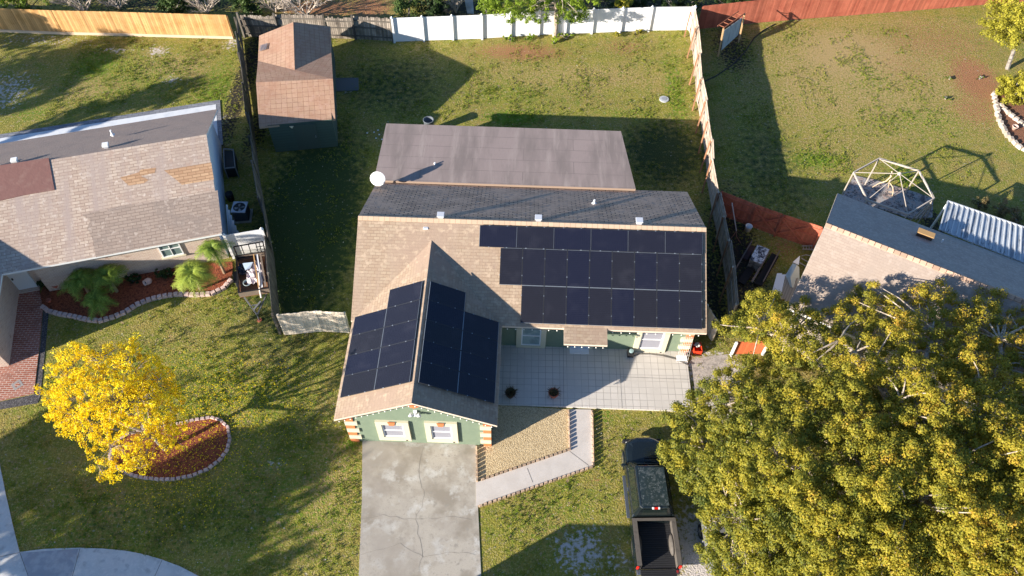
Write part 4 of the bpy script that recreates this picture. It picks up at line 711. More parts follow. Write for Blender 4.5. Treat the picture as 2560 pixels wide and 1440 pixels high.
# pole on a bent wire stand
pb, pt = at(1841, 577, .25), at(1830, 507, 1.6); ps = thing('pole_stand', 'pale pole on a bent wire stand by the side fence', 'pole', Vector((pb.x, pb.y, 0))); MB().tube([pb, pt], .03, 7).build('pole', mat('pale_pole', (.45, .42, .40), .6), ps)
ws = MB(); 
for q in ([(1841, 577, .25), (1834, 588, .1), (1824, 600, .03)], [(1841, 577, .25), (1841, 592, .1), (1852, 608, .03)], [(1830, 512, 1.5), (1828, 530, .9), (1815, 540, .6)], [(1824, 541, .6), (1836, 542, .6), (1843, 552, .5)]): ws.tube([at(x, y, z) for x, y, z in q], .018, 5)
ws.build('stand', mat('rust_wire', (.25, .12, .08), .8), ps)
# aluminium ladders and curved sheets by the right-hand house
ldr = thing('ladder', 'grey aluminium ladder lying beside the right-hand house', 'ladder', at(2020, 620, 0)); a0, a1, c0, c1 = at(2005, 615, .3), at(2048, 614, .3), at(2006, 623, .3), at(2046, 625, .3); b_ = MB(); b_.beam(a0, a1, .04, .08); b_.beam(c0, c1, .04, .08); b_.build('side_rail', STEEL, ldr)
for k in range(6): MB().beam(a0.lerp(a1, (k+.5)/6), c0.lerp(c1, (k+.5)/6), .03, .03).build('rung', STEEL, ldr)
for k, (pp_, l) in enumerate((([(2004, 640), (2015, 637), (2028, 640)], 'upper'), ([(2003, 645), (2015, 652), (2022, 656)], 'middle'), ([(1997, 655), (2008, 662), (2018, 668)], 'lower'))): a = [at(x, y, .25) for x, y in pp_]; props(MB().tube(a, .025, 6).build('metal_tube', STEEL, origin=(a[0].x, a[0].y, 0)), 'loose grey tube by the right-hand house wall, %s of three' % l, 'tube', 'metal tubes by the right-hand house')
cs = MB(); P0 = [at(x, y, z) for x, y, z in ((1982, 658, .9), (1992, 662, .95), (1998, 668, .8))]; P1 = [at(x, y, z) for x, y, z in ((1962, 690, .5), (1976, 694, .75), (1999, 700, .4))]; P2 = [at(x, y, z) for x, y, z in ((1966, 715, .3), (1980, 718, .6), (1997, 722, .3))]
for R0_, R1_ in ((P0, P1), (P1, P2)):
    for k in range(2): cs.slab([R0_[k], R0_[k+1], R1_[k+1], R1_[k]], .015)
t = thing('curved_sheet', 'bent pale translucent roofing sheet with a pointed end', 'roofing sheet', Vector((P1[0].x, P1[0].y, 0))); cs.build('sheet', mat('pale_sheet', (.52, .56, .52), .4), t); q = [at(1982, 655, .95), at(2000, 639, 1.0), at(1997, 662, .85)]; MB().slab(q, .03).build('end_trim', WHITE, t)
for k in range(5):
    a, c = at(1949+k*10, 683+k*3, .55), at(1935+k*11, 735+k*6, .5); m = WHITE if k < 2 else mat('corrugated', (.42, .37, .30), .8, brick=dict(w=.08, h=9, m=.02, mc=(.20, .17, .13), c2=(.40, .35, .28), off=0)); d_ = Vector((1, .05, 0))*.13
    props(MB().slab([a-d_, a+d_, c+d_, c-d_], .04).build('roof_sheet', m, origin=(a.x, a.y, 0)), ('white metal sheet leaning beside the bent pale sheet, %s from the left' if k < 2 else 'corrugated brown sheet under the tree edge, %s from the left of the stack') % ORD[k], 'metal sheet', 'metal sheets by the right-hand house')

# leaning arbour frame with a hanging white board, top right
ab = thing('arbour_frame', 'wooden arbour frame with hanging grey-white board in the corner of the right yard', 'frame', at(1800, 135, 0)); pa, pb, pc, pd = at(1795, 141, 0), at(1809, 71, 2.1), at(1846, 106, 0), at(1862, 33, 2.1); AW = mat('arbour_wood', (.52, .33, .17), .9)
for a, c in ((pa, pb), (pc, pd)): MB().beam(a, c, .09, .09).build('post', AW, ab)
r_ = MB(); z = Vector((0, 0, 1)); r_.beam(pb, pd, .04, .08); off = Vector((-.35, .25, 0)); r_.beam(pb+off, pd+off, .04, .06)
for k in range(5): p = pb.lerp(pd, (k+.3)/5); r_.beam(p, p+off, .03, .04)
r_.build('top_slats', mat('red_brown', (.30, .11, .06), .9), ab)
q = [pb.lerp(pd, .08)-z*.25, pb.lerp(pd, .92)-z*.25, pa.lerp(pc, .85)+z*.75, pa.lerp(pc, .1)+z*.35]; MB().slab(q, .03, dirv=(0, 1, 0)).build('hanging_board', mat('grey_white_board', (.42, .47, .46), .7, var=[(2, .45, .6, (.30, .33, .33), (1.5, .3, 1))]), ab)
HOSE = mat('black_hose', (.02, .02, .02), .5)
pth = [(1762, 203), (1790, 190), (1830, 163), (1862, 130), (1885, 95), (1908, 76), (1938, 60)]; props(MB().tube([at(x, y, .04) for x, y in pth], .04, 6).build('garden_edging', HOSE, origin=at(1762, 203)), 'black plastic lawn edging curving around the arbour corner', 'edging')

# hexagonal gazebo frame
GZ = 2.15; gz = thing('gazebo_frame', 'bare six-sided white gazebo frame on a littered slab', 'gazebo', at(2240, 500, 0)); ring = [(2134, 431), (2198, 396), (2297, 427), (2335, 496), (2269, 536), (2168, 500)]; RG = [at(x, y, GZ) for x, y in ring]; GZM = mat('gazebo_white', (.46, .40, .34), .7)
b_ = MB()
for a, c in zip(RG, RG[1:]+RG[:1]): b_.beam(a, c, .06, .10)
b_.build('ring_beam', GZM, gz); hub = at(2249, 434, 2.95)
for a in RG: MB().beam(a, hub, .028, .03).build('rafter', GZM, gz)
for k, a in enumerate(RG): MB().beam((a.x, a.y, 0), a, .05, .05).build('post', GZM, gz)
MB().lathe(hub, [(.10, -.06), (.10, .04), (.02, .1)], 8).build('hub', GZM, gz)
for k in range(4):
    a = at(2325+k*2, 506+k*2, 1.7-k*.1); c = at(2277+k*12, 551-k*1, 0.05); props(MB().beam(c, a, .06, .04).build('leaning_pole', GZM, origin=c), 'pale pole leaning on the right post of the gazebo frame, %s from the left' % ORD[k], 'pole', 'poles leaning on the gazebo frame')
st_ = thing('bare_stand', 'pale curved bare branch stand in the middle of the gazebo frame', 'stand', at(2222, 480, 0)); BR = [([(2230, 428, 1.3), (2226, 445, .9), (2223, 458, .5), (2221, 470, 0)], .045), ([(2229, 440, 1.1), (2215, 453, .75), (2198, 458, .5), (2181, 468, .3)], .04), ([(2224, 456, .5), (2232, 468, .45), (2233, 480, .3), (2230, 490, .05)], .03), ([(2232, 480, .3), (2221, 480, .25)], .02)]
b_ = MB()
for q, r in BR: b_.tube([at(*x) for x in q], [r, r*.9, r*.8, r*.6][:len(q)], 6)
b_.build('branches', mat('pale_branch', (.62, .46, .30), .8), st_)

# patio things
def hexz(c): pass
FLEAF = leafmat('strap_leaf', [(0, (.05, .05, .025)), (.6, (.09, .075, .035)), (1, (.14, .08, .04))], .2)
def strap(c, n, L_, seed, m, name='leaves', parent=None, wd=.03, droop=.8, tone=(0, 1)):
    r = random.Random(seed); b_ = MB()
    for k in range(n):
        a = r.uniform(0, 6.283); el = r.uniform(.25, 1.4); l = L_*r.uniform(.6, 1.1); tn = r.uniform(*tone); d = Vector((math.cos(a), math.sin(a), 0)); s = Vector((-d.y, d.x, 0))*wd; P = []
        for j in range(6): f_ = j/5; P.append(c+d*l*f_*math.cos(el*(1-.3*f_))+Vector((0, 0, l*(math.sin(el)*f_-droop*.35*f_*f_))))
        for j in range(5): w0_, w1__ = (1-.18*j), (1-.18*(j+1)); b_.face([P[j]-s*w0_, P[j+1]-s*w1__, P[j+1]+s*w1__, P[j]+s*w0_], tn)
    return b_.build(name, m, parent)
for px, py, l, sd_, tm in ((1276, 990, 'spiky potted plant in a dark pot beside the wing eave', 1, mat('dark_pot', (.09, .055, .035), .9)), (1383, 990, 'spiky plant in a terracotta pot in the middle of the patio', 2, TERRA)):
    p = at(px, py, .1); t = thing('potted_plant', l, 'potted plant', p, 'potted plants on the patio'); pt_ = MB().lathe(p, [(.14, 0), (.22, .30), (.25, .30), (.25, .36), (.21, .36), (.20, .28)], 20).build('pot', tm, t, smooth=False)
    MB().lathe(p+Vector((0, 0, .27)), [(.2, 0), (.2, .015)], 16).build('soil', mat('soil', (.03, .02, .015), .95), pt_); strap(p+Vector((0, 0, .28)), 60, .42, sd_, FLEAF, 'leaves', t)
p = at(1575, 887, .1); hb = thing('hose_box', 'black hose reel box at the foot of the green wall', 'hose reel', p); MB().box(p+Vector((0, 0, .15)), (.3, .34, .3)).build('box', BLACK, hb, bevel=.02); MB().lathe(p+Vector((.03, .02, .3)), [(.11, 0), (.11, .06), (.03, .07)], 14).build('reel', mat('teal_reel', (.30, .42, .44), .5), hb)
pth = [(1582, 889), (1600, 885), (1625, 885), (1655, 889), (1690, 898), (1722, 914)]; props(MB().tube([at(x, y, .13) for x, y in pth], .022, 6).build('garden_hose', mat('grey_black_hose', (.10, .09, .08), .5), origin=at(1582, 889)), 'dark garden hose running from the reel across the patio', 'hose')
wr = thing('wire_rack', 'white wire rack leaning on the right quoins of the green house', 'rack', H(15.75, 4.5)); b_ = MB(); A0, A1, B0, B1 = H(15.5, 4.75, .12), H(16.05, 4.75, .12), H(15.6, 4.2, 1.55), H(16.1, 4.2, 1.55)
for k in range(7): b_.tube([A0.lerp(A1, k/6), B0.lerp(B1, k/6)], .0045, 4)
for k in range(8): b_.tube([A0.lerp(B0, k/7), A1.lerp(B1, k/7)], .0045, 4)
b_.build('wires', WHITE, wr); MB().box(H(15.75, 4.62, .3), (.5, .28, .02), PSI).build('shelf', WHITE, wr)
p = at(1743, 886, 0); cr = thing('red_crate', 'orange-red plastic crate on the ground beside the green house', 'crate', p); CRM = mat('crate_red', (.80, .06, .02), .5); b_ = MB(); p = p+Vector((0, .25, 0))
for a in (-.19, .19): b_.box(p+Vector((a, 0, .15)), (.02, .5, .3)); 
for a in (-.25, .25): b_.box(p+Vector((0, a, .15)), (.38, .02, .3))
b_.box(p+Vector((0, 0, .02)), (.38, .5, .03)); b_.build('crate_body', CRM, cr); cb = MB()
for k in range(7): cb.blob(p+Vector((random.uniform(-.1, .1), random.uniform(-.05, .2), .2+random.uniform(0, .14))), (.08, .07, .07), k, 7, 5, tone=random.random(), amp=.3)
props(cb.build('crumpled_rags', mat('rags', (.55, .52, .48), .9, tone=.5), origin=p), 'crumpled grey-white rags filling the orange-red crate', 'rags')
# clay things in the palm bed
p = at(370, 712, .05); fp = thing('clay_urn', 'pale clay urn lying on its side in the mulch', 'urn', p); R_ = Vector((-.35, -.7, .35)).normalized().to_track_quat('Z', 'Y').to_matrix(); MB().lathe(p+Vector((.02, .1, .16)), [(.09, -.2), (.17, -.08), (.17, .08), (.12, .17), (.15, .21), (.11, .20), (.09, .1)], 16, R=R_).build('urn', mat('pale_clay', (.60, .45, .40), .9), fp, smooth=True); MB().lathe(p+Vector((.02, .1, .16)), [(.09, .11), (.09, .12)], 12, R=R_).build('mouth', BLACK, fp)
for px, py, l, s_ in ((145, 718, 'stack of terracotta pots beside the clipped shrub', 1.0), (125, 755, 'small terracotta pot at the left end of the palm bed', .55)):
    p = at(px, py, .04); t = thing('terracotta_pot', l, 'pot', p, 'terracotta pots in the palm bed'); MB().lathe(p, [(.14*s_, 0), (.22*s_, .3*s_), (.25*s_, .32*s_), (.2*s_, .34*s_), (.18*s_, .25*s_)], 16).build('pot', TERRA, t); 
    if s_ == 1: MB().lathe(p+Vector((.02, .12, .3)), [(.1, 0), (.16, .2), (.19, .22), (.14, .23)], 16).build('upper_pot', TERRA, t)

# ------------------------------------------------------------------ edging stones, one object each
def along(pts, step, closed=False):
    P = [Vector((p.x, p.y, 0)) for p in pts]; 
    if closed: P.append(P[0])
    out = []; acc = step/2
    for a, b_ in zip(P[:-1], P[1:]):
        l = (b_-a).length; d = (b_-a)/l if l > 0 else Vector((1, 0, 0))
        while acc < l: out.append((a+d*acc, math.atan2(d.y, d.x))); acc += step
        acc -= l
    return out
def stones(name, label, cat, group, spots, size, m, n_var=4, z=0., rnd=.12, taper=.85):
    protos = []
    for num, (p, a) in enumerate(spots):
        if len(protos) < n_var:
            b_ = MB(); lx, ly, lz = [q/2 for q in size]; r = random
            lo = [Vector((x*lx*r.uniform(.94, 1.0), y*ly*r.uniform(.92, 1.02), 0)) for x, y in ((-1, -1), (1, -1), (1, 1), (-1, 1))]; hi = [Vector((q.x*taper*r.uniform(.94, 1), q.y*taper*r.uniform(.94, 1.0), lz*2*r.uniform(.92, 1.05))) for q in lo]
            tn = r.random(); b_.face(hi, tn)
            for k in range(4): b_.face([lo[k], lo[(k+1) % 4], hi[(k+1) % 4], hi[k]], tn)
            b_.face(lo[::-1], tn); o = b_.build(name, m, bevel=.012, origin=(0, 0, 0)); protos.append(o)
        else: o = random.choice(protos[:n_var]).copy(); COL.objects.link(o)
        o.location = (p.x, p.y, z); o.rotation_euler = (0, 0, a+random.uniform(-rnd, rnd)); props(o, label.replace('#', nth(num+1)), cat, group)
def nth(k): return '%d%s' % (k, 'th' if 10 <= k % 100 <= 20 else {1: 'st', 2: 'nd', 3: 'rd'}.get(k % 10, 'th'))
stones('edging_block', 'pinkish edging block of the palm bed, # counting from the brick path', 'edging block', 'pink blocks around the palm bed', along([at(x, y+4) for x, y in BED1[:-1]], .27), (.25, .24, .16), PINKST)
stones('edging_stone', 'rounded stone edging the yellow tree mulch, # anticlockwise from its lower left end', 'edging stone', 'stones around the yellow tree', along([at(*p) for p in BED2], .235, True), (.225, .15, .12), PINKST, taper=.75)
stones('edging_brick', 'tan edging brick on the gravel bed side of the walk, # from the patio', 'edging brick', 'bricks between gravel and walk', along(pxs((1421, 1025), (1423, 1126), (1196, 1204)), .215)+along(pxs((1191, 1116), (1193, 1204)), .215), (.17, .075, .17), TANST, rnd=.05)
stones('edging_brick', 'tan edging brick on the lawn side of the walk, # from the patio', 'edging brick', 'bricks between walk and lawn', along(pxs((1480, 1027), (1483, 1168), (1190, 1270)), .215), (.17, .075, .17), TANST, rnd=.05)
stones('border_rock', 'grey rock in the curved outer border at the right edge, # from the top', 'rock', 'outer rocks of the right yard bed', along(pxs((2483, 232), (2489, 262), (2496, 300), (2515, 338), (2545, 368), (2580, 385)), .36), (.38, .3, .2), GREYST, rnd=.5, taper=.7)
stones('border_rock', 'grey rock in the straight inner border at the right edge, # from the top', 'rock', 'inner rocks of the right yard bed', along(pxs((2497, 262), (2520, 285), (2545, 305), (2590, 335)), .34), (.36, .28, .2), GREYST, rnd=.5, taper=.7)
sheet('red_soil_bed', pxs((2492, 265), (2500, 300), (2518, 336), (2548, 362), (2640, 400), (2640, 230), (2500, 225)), .02, mat('red_soil', (.24, .11, .06), .95, var=[(8, .5, .65, (.15, .08, .05))], bump=(14, .8, .05)))
p = at(2534, 323, .02); t = thing('clay_pot', 'round pale clay pot standing between the two rock borders', 'pot', p); MB().lathe(p, [(.11, 0), (.17, .22), (.19, .23), (.19, .26), (.15, .26), (.13, .12)], 16).build('pot', mat('cream_clay', (.62, .45, .36), .9), t, smooth=True); MB().lathe(p+Vector((0, 0, .12)), [(.13, 0), (.13, .01)], 12).build('soil', MATS['soil'], t)

# ------------------------------------------------------------------ vehicles
def carbody(rings, m, name, parent, T, top=True, bevel=0, smooth=True):
    b_ = MB(); n = len(rings[0]); 
    for r in rings: b_.v += [tuple(T(*p)) for p in r]
    for k in range(len(rings)-1):
        for j in range(n): a = k*n+j; c = k*n+(j+1) % n; b_.f.append((a, c, c+n, a+n)); b_.t.append(.5)
    if top: b_.f.append(tuple((len(rings)-1)*n+j for j in range(n))); b_.t.append(.5)
    o = b_.build(name, m, parent, smooth=smooth, bevel=bevel); return o
def outline(W_, yf, yr, rf=.35, rr=.15):
    h_ = W_/2; P = [(h_, yr+rr), (h_, yf-1.1), (h_-.01, yf-rf*1.3), (h_-rf*.25, yf-rf*.55), (h_-rf*.8, yf-rf*.18), (h_*.35, yf)]
    return P+[(-x, y) for x, y in P[::-1]]+[(-h_+rr*.3, yr+rr*.3), (-h_+rr, yr), (h_-rr, yr), (h_-rr*.3, yr+rr*.3)]
def inset(P, d, cy, z): return [(x*(1-d/abs(x)) if abs(x) > d*2 else x, y-(d if y > cy else -d), z) for x, y in P]
PAINT = mat('dark_green_paint', (.008, .012, .013), .25, coat=.6, spec=.5); CGL = mat('car_glass', (.012, .018, .016), .06, spec=.8); CHROME = mat('dull_chrome', (.45, .45, .45), .25, metal=.9); RED = mat('red_lens', (.65, .02, .01), .3); RUB = mat('tyre_rubber', (.02, .02, .02), .8)
def wheel(T, ang, x, y, r, parent):
    R_ = Matrix.Rotation(ang, 3, 'Z') @ Matrix.Rotation(math.pi/2, 3, 'Y'); c = T(x, y, r)
    w_ = MB().lathe(c, [(r*.62, -.10), (r*.92, -.11), (r, -.07), (r, .07), (r*.92, .11), (r*.62, .10)], 24, R=R_).build('wheel', RUB, parent)
    MB().lathe(c, [(r*.5, -.115), (r*.63, -.10), (r*.63, .10), (r*.5, .115), (.05, .125)], 16, R=R_).build('rim', CHROME, w_)
fA, rA = at(1607, 1093, .9), at(1649, 1416, .9); hd = (fA-rA); hd.z = 0; TL = hd.length; hd.normalize(); ang = math.atan2(-hd.x, hd.y); mid = (fA+rA)/2
def TK(x, y, z): return Vector((mid.x, mid.y, 0))+Vector((hd.y, -hd.x, 0))*x+hd*y+Vector((0, 0, z))
tk = thing('pickup_truck', 'dark green pickup truck with peeling roof paint and open tailgate parked on the grass', 'pickup truck', TK(0, 0, 0)); yf, yr = TL/2, -TL/2
yc = yr+1.98                                          # back of the cab
O_ = outline(1.84, yf, yc, .45, .05); cy = 1
carbody([inset(O_, .06, cy, .32), inset(O_, 0, cy, .50), inset(O_, -.01, cy, .72), inset(O_, .02, cy, .93), inset(O_, .10, cy, 1.02), inset(O_, .30, cy, 1.07)], PAINT, 'body', tk, TK, smooth=False, bevel=.03)
def frus(yb0, yb1, hb, zb, yt0, yt1, ht, zt): 
    def ring(y0, y1, h_, z, c=.10): return [(h_, y0+c, z), (h_, y1-c, z), (h_-c, y1, z), (-h_+c, y1, z), (-h_, y1-c, z), (-h_, y0+c, z), (-h_+c, y0, z), (h_-c, y0, z)]
    return [ring(yb0, yb1, hb, zb), ring(yt0, yt1, ht, zt), ring(yt0+.06, yt1-.08, ht-.07, zt+.05, .12)]
yw = yf-1.12; rf_, rr_ = yw-.52, yc+.12
carbody(frus(yc+.03, yw, .84, .98, rr_, rf_, .66, 1.66), PAINT, 'cab', tk, TK, smooth=False, bevel=.03)
PEEL = mat('peeling_paint', (.022, .035, .038), .3, var=[(4.5, .54, .62, (.07, .085, .088)), (11, .56, .64, (.12, .135, .14))], coat=.3)
MB().slab([TK(-.55, rr_+.09, 1.722), TK(.55, rr_+.09, 1.722), TK(.55, rf_-.12, 1.722), TK(-.55, rf_-.12, 1.722)], .01).build('roof_skin', PEEL, tk)
def glass(name, pts, m=CGL, th=.012, dirv=None):
    c = sum((Vector(p) for p in pts), Vector())/len(pts); P = [TK(*p) for p in pts]; n_ = (P[1]-P[0]).cross(P[2]-P[0]).normalized(); 
    if n_.dot(TK(*c)-TK(0, (yc+yw)/2, 1.2)) < 0: n_ = -n_
    MB().slab([p+n_*.012 for p in P], th, dirv=tuple(-n_)).build(name, m, tk)
glass('windscreen', [(-.66, yw-.07, 1.06), (.66, yw-.07, 1.06), (.56, rf_+.08, 1.60), (-.56, rf_+.08, 1.60)])
glass('rear_window', [(-.55, yc+.05, 1.12), (.55, yc+.05, 1.12), (.48, rr_-.02, 1.58), (-.48, rr_-.02, 1.58)])
ym = (yc+yw)/2-.15
for s_ in (-1, 1):
    def sx(z): return s_*(.84-(z-.98)*.18/.68)
    glass('side_window', [(sx(1.07), ym+.03, 1.07), (sx(1.07), yw-.33, 1.07), (sx(1.58), rf_-.02, 1.58), (sx(1.58), ym+.03, 1.58)]); glass('side_window', [(sx(1.07), yc+.22, 1.07), (sx(1.07), ym-.04, 1.07), (sx(1.58), ym-.04, 1.58), (sx(1.58), rr_+.12, 1.58)])
    MB().box(TK(s_*1.02, yw-.25, 1.08), (.22, .10, .16), ang).build('mirror', PAINT, tk, bevel=.03); MB().box(TK(s_*.925, ym+.15, .86), (.03, .16, .04), ang).build('door_handle', CHROME, tk)
    MB().box(TK(s_*.93, (yc+yw)/2-.1, .30), (.14, 1.9, .05), ang).build('side_step', CHROME, tk, bevel=.015)
    MB().tube([TK(s_*.1, yw+.03, 1.09), TK(s_*.1+.45, yw+.06, 1.10)], .012, 5).build('wiper', BLACK, tk)
    MB().box(TK(s_*.60, yf-.20, .66), (.30, .16, .16), ang).build('headlight', mat('lamp_glass', (.5, .5, .5), .2), tk, bevel=.03)
for s_ in (-1, 1):
    for y in (yf-.85, yr+.95): wheel(TK, ang, s_*.80, y, .37, tk); 
    for y in (yf-.85, yr+.95):
        P = [TK(s_*.925, y+math.cos(a)*.44, .37+math.sin(a)*.44) for a in [k*math.pi/8 for k in range(9)]]; MB().tube(P, .035, 6).build('wheel_arch', PAINT, tk)
bd = MB(); bx = .735; BEDM = mat('bed_rail_cap', (.115, .10, .085), .7, var=[(6, .5, .7, (.08, .07, .06))]); BLN = mat('bed_liner', (.022, .022, .026), .55, brick=dict(w=9, h=.075, m=.014, mc=(.006, .006, .007), c2=(.03, .03, .032), b=1.0))
for s_ in (-1, 1):
    bd.slab([TK(s_*.92, yc-.03, .98), TK(s_*.92, yr, .98), TK(s_*bx, yr, .98), TK(s_*bx, yc-.03, .98)], .60)
bd.slab([TK(-bx, yc-.03, .98), TK(bx, yc-.03, .98), TK(bx, yc-.11, .98), TK(-bx, yc-.11, .98)], .60); bd.build('bed', PAINT, tk, bevel=.02)
cap = MB()
for s_ in (-1, 1): cap.slab([TK(s_*.90, yc-.04, 1.005), TK(s_*.90, yr+.02, 1.005), TK(s_*.71, yr+.02, 1.005), TK(s_*.71, yc-.04, 1.005)], .03)
cap.slab([TK(-.71, yc-.04, 1.005), TK(.71, yc-.04, 1.005), TK(.71, yc-.15, 1.005), TK(-.71, yc-.15, 1.005)], .03); cap.build('bed_rail', BEDM, tk)
ln_ = MB(); ln_.slab([TK(-bx, yc-.11, .56), TK(bx, yc-.11, .56), TK(bx, yr, .56), TK(-bx, yr, .56)], .04); ln_.build('bed_floor', BLN, tk)
for s_ in (-1, 1): MB().slab([TK(s_*(bx-.004), yc-.11, .97), TK(s_*(bx-.004), yr, .97), TK(s_*(bx-.004), yr, .57), TK(s_*(bx-.004), yc-.11, .57)], .02, dirv=tuple((TK(s_, 0, 0)-TK(0, 0, 0)))).build('bed_side', BEDM, tk); MB().blob(TK(s_*.68, yr+.95, .60), (.12, .46, .26), 3, 14, 8, amp=0).build('wheel_well', BEDM, tk, smooth=True)
tg = MB().slab([TK(-.72, yr-.03, .60), TK(.72, yr-.03, .60), TK(.72, yr-.50, .60), TK(-.72, yr-.50, .60)], .05).build('tailgate', BLN, tk, bevel=.01)
MB().box(TK(0, yr-.10, .42), (1.75, .22, .18), ang).build('rear_bumper', CHROME, tk, bevel=.03); MB().box(TK(0, yf+.02, .45), (1.7, .16, .22), ang).build('front_bumper', BLACK, tk, bevel=.04)
for s_ in (-1, 1): MB().box(TK(s_*.86, yr+.02, .80), (.11, .12, .30), ang).build('tail_light', RED, tk, bevel=.03)
MB().box(TK(0, rr_-.01, 1.70), (.30, .07, .06), ang).build('brake_light', RED, tk); 
for s_ in (-1, 1): MB().box(TK(s_*.12, rr_-.012, 1.705), (.07, .074, .062), ang).build('cargo_light', WHITE, tk)

# silver saloon mostly hidden under the big tree
cc = at(1826, 1400, .8); cc = Vector((cc.x, cc.y, 0)); ang2 = ang+.02; ch_, sh_ = math.cos(ang2), math.sin(ang2)
def TC(x, y, z): return cc+Vector((x*ch_-y*sh_, x*sh_+y*ch_, z))
cr_ = thing('parked_car', 'silver-grey saloon car parked under the big tree beside the pickup', 'car', cc); SIL = mat('silver_paint', (.32, .32, .34), .3, metal=.5, coat=.5)
O2 = outline(1.76, 2.2, -2.2, .5, .3); carbody([inset(O2, .08, 0, .28), inset(O2, 0, 0, .5), inset(O2, .02, 0, .75), inset(O2, .14, 0, .90), inset(O2, .35, 0, .95)], SIL, 'body', cr_, TC, smooth=False, bevel=.03)
def fr3(yb0, yb1, hb, zb, yt0, yt1, ht, zt): return frus(yb0, yb1, hb, zb, yt0, yt1, ht, zt)
carbody(frus(-1.5, 1.15, .76, .90, -.95, .35, .56, 1.36), CGL, 'glasshouse', cr_, TC, top=False, smooth=False); MB().slab([TC(-.56, -.93, 1.42), TC(.56, -.93, 1.42), TC(.56, .33, 1.42), TC(-.56, .33, 1.42)], .05).build('roof', SIL, cr_, bevel=.02)
for s_ in (-1, 1):
    for y in (1.35, -1.35): wheel(TC, ang2, s_*.80, y, .31, cr_)
    MB().beam(TC(s_*.64, -.1, 1.12), TC(s_*.58, -.1, 1.38), .05, .03).build('door_pillar', SIL, cr_); MB().box(TC(s_*.95, .75, .95), (.18, .08, .12), ang2).build('mirror', SIL, cr_, bevel=.02); MB().box(TC(s_*.66, -2.12, .72), (.3, .1, .14), ang2).build('tail_light', RED, cr_)
# unseen box van added outside the frame to cast the shadow across the grass
vn = thing('shadow_van', 'unseen white box van added outside the frame to cast the grass shadow', 'van', Vector((-5.2, 3.4, 0))); MB().box((-4.9, 3.9, 1.85), (2.8, 4.4, 2.9)).build('cargo_box', WHITE, vn, bevel=.03)
MB().box((-5.25, .6, 1.15), (2.0, 2.0, 1.7)).build('cab', WHITE, vn, bevel=.15)
for x in (-6.2, -4.3):
    for y in (.4, 4.8): MB().lathe(Vector((x, y, .38)), [(.2, -.12), (.38, -.1), (.38, .1), (.2, .12)], 16, R=Matrix.Rotation(math.pi/2, 3, 'Y')).build('wheel', RUB, vn)

# ------------------------------------------------------------------ vegetation
def inpoly(x, y, P):
    P = np.array(P, float); c = np.zeros(len(x), bool); j = len(P)-1
    for i in range(len(P)):
        a, b_ = P[i], P[j]; t = ((a[1] > y) != (b_[1] > y)) & (x < (b_[0]-a[0])*(y-a[1])/(b_[1]-a[1]+1e-9)+a[0]); c ^= t; j = i
    return c
def dpoly(x, y, P):
    P = np.array(P, float); d = np.full(len(x), 1e9)
    for i in range(len(P)):
        a, b_ = P[i-1], P[i]; ab = b_-a; t = np.clip(((x-a[0])*ab[0]+(y-a[1])*ab[1])/(ab@ab), 0, 1); d = np.minimum(d, np.hypot(x-a[0]-t*ab[0], y-a[1]-t*ab[1]))
    return d
def atn(x, y, z):
    d = fwd[None]*FPX+CR[None]*(x-1280)[:, None]-CU[None]*(y-720)[:, None]; return np.array([0, 0, CAMH])+d*((z-CAMH)/d[:, 2])[:, None]
def lump(P, s, ph=0): return (np.sin(P[:, 0]*s+ph)*np.cos(P[:, 1]*s*1.1+ph*2)+np.sin(P[:, 0]*s*1.9+P[:, 2]*s+ph)*.6+np.cos(P[:, 1]*s*2.3-P[:, 0]*s*.7+ph)*.5)/2.1
# the big tree: crown described by where its outermost twigs stand in the yard, then filled as a volume
OAKP = [(1768, 818), (1790, 788), (1830, 775), (1862, 732), (1905, 712), (1965, 716), (2010, 738), (2070, 760), (2105, 735), (2135, 702), (2170, 690), (2230, 712), (2300, 690), (2355, 684), (2392, 722), (2440, 704), (2505, 712), (2545, 768), (2600, 750), (2800, 790), (2900, 1200), (2800, 1620), (1990, 1620), (1860, 1500), (1760, 1420), (1732, 1370), (1752, 1325), (1728, 1262), (1700, 1232), (1658, 1185), (1638, 1130), (1660, 1085), (1642, 1045), (1680, 1005), (1722, 962), (1765, 935), (1808, 905), (1815, 880), (1900, 884), (1905, 858), (1830, 852), (1800, 832)]
g = 22; xs, ys = np.meshgrid(np.arange(1620, 2900, g), np.arange(670, 1630, g)); xs = (xs+rng.uniform(-9, 9, xs.shape)).ravel(); ys = (ys+rng.uniform(-9, 9, ys.shape)).ravel(); ok = inpoly(xs, ys, OAKP); xs, ys = xs[ok], ys[ok]; dd_ = dpoly(xs, ys, OAKP)
ok = dd_ > 10; xs, ys, dd_ = xs[ok], ys[ok], dd_[ok]
lowz = np.where(xs < 1850, 3.2, 3.6); zt = lowz+5.0*(1-np.exp(-dd_/190))
P0 = atn(xs, ys, zt); lm = lump(P0, 1.25)+.5*lump(P0, 2.6, 1.3); zt = zt+lm*.7+rng.normal(0, .28, len(zt)); P0 = atn(xs, ys, zt); keep = (lm > -.80) | (dd_ < 40); OC = P0[keep]; olm = lm[keep]
L2 = atn(xs, ys, zt-1.3); L3 = atn(xs, ys, zt-2.6); s2 = rng.random(len(L2)) < .5; s3 = rng.random(len(L3)) < .3
cent = np.concatenate([OC, L2[s2], L3[s3]]); ct = np.concatenate([.56+.14*olm+rng.normal(0, .09, len(OC)), .38+rng.normal(0, .08, s2.sum()), .28+rng.normal(0, .08, s3.sum())])  # lower layers get darker tones, shade painted in for crown depth
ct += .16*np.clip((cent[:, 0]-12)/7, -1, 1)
rad = rng.uniform(.20, .38, len(cent)); OAKL = leafmat('olive_leaf', [(0, (.04, .07, .016)), (.28, (.12, .14, .020)), (.50, (.255, .240, .026)), (.76, (.41, .335, .030)), (1, (.55, .33, .045))], .3)
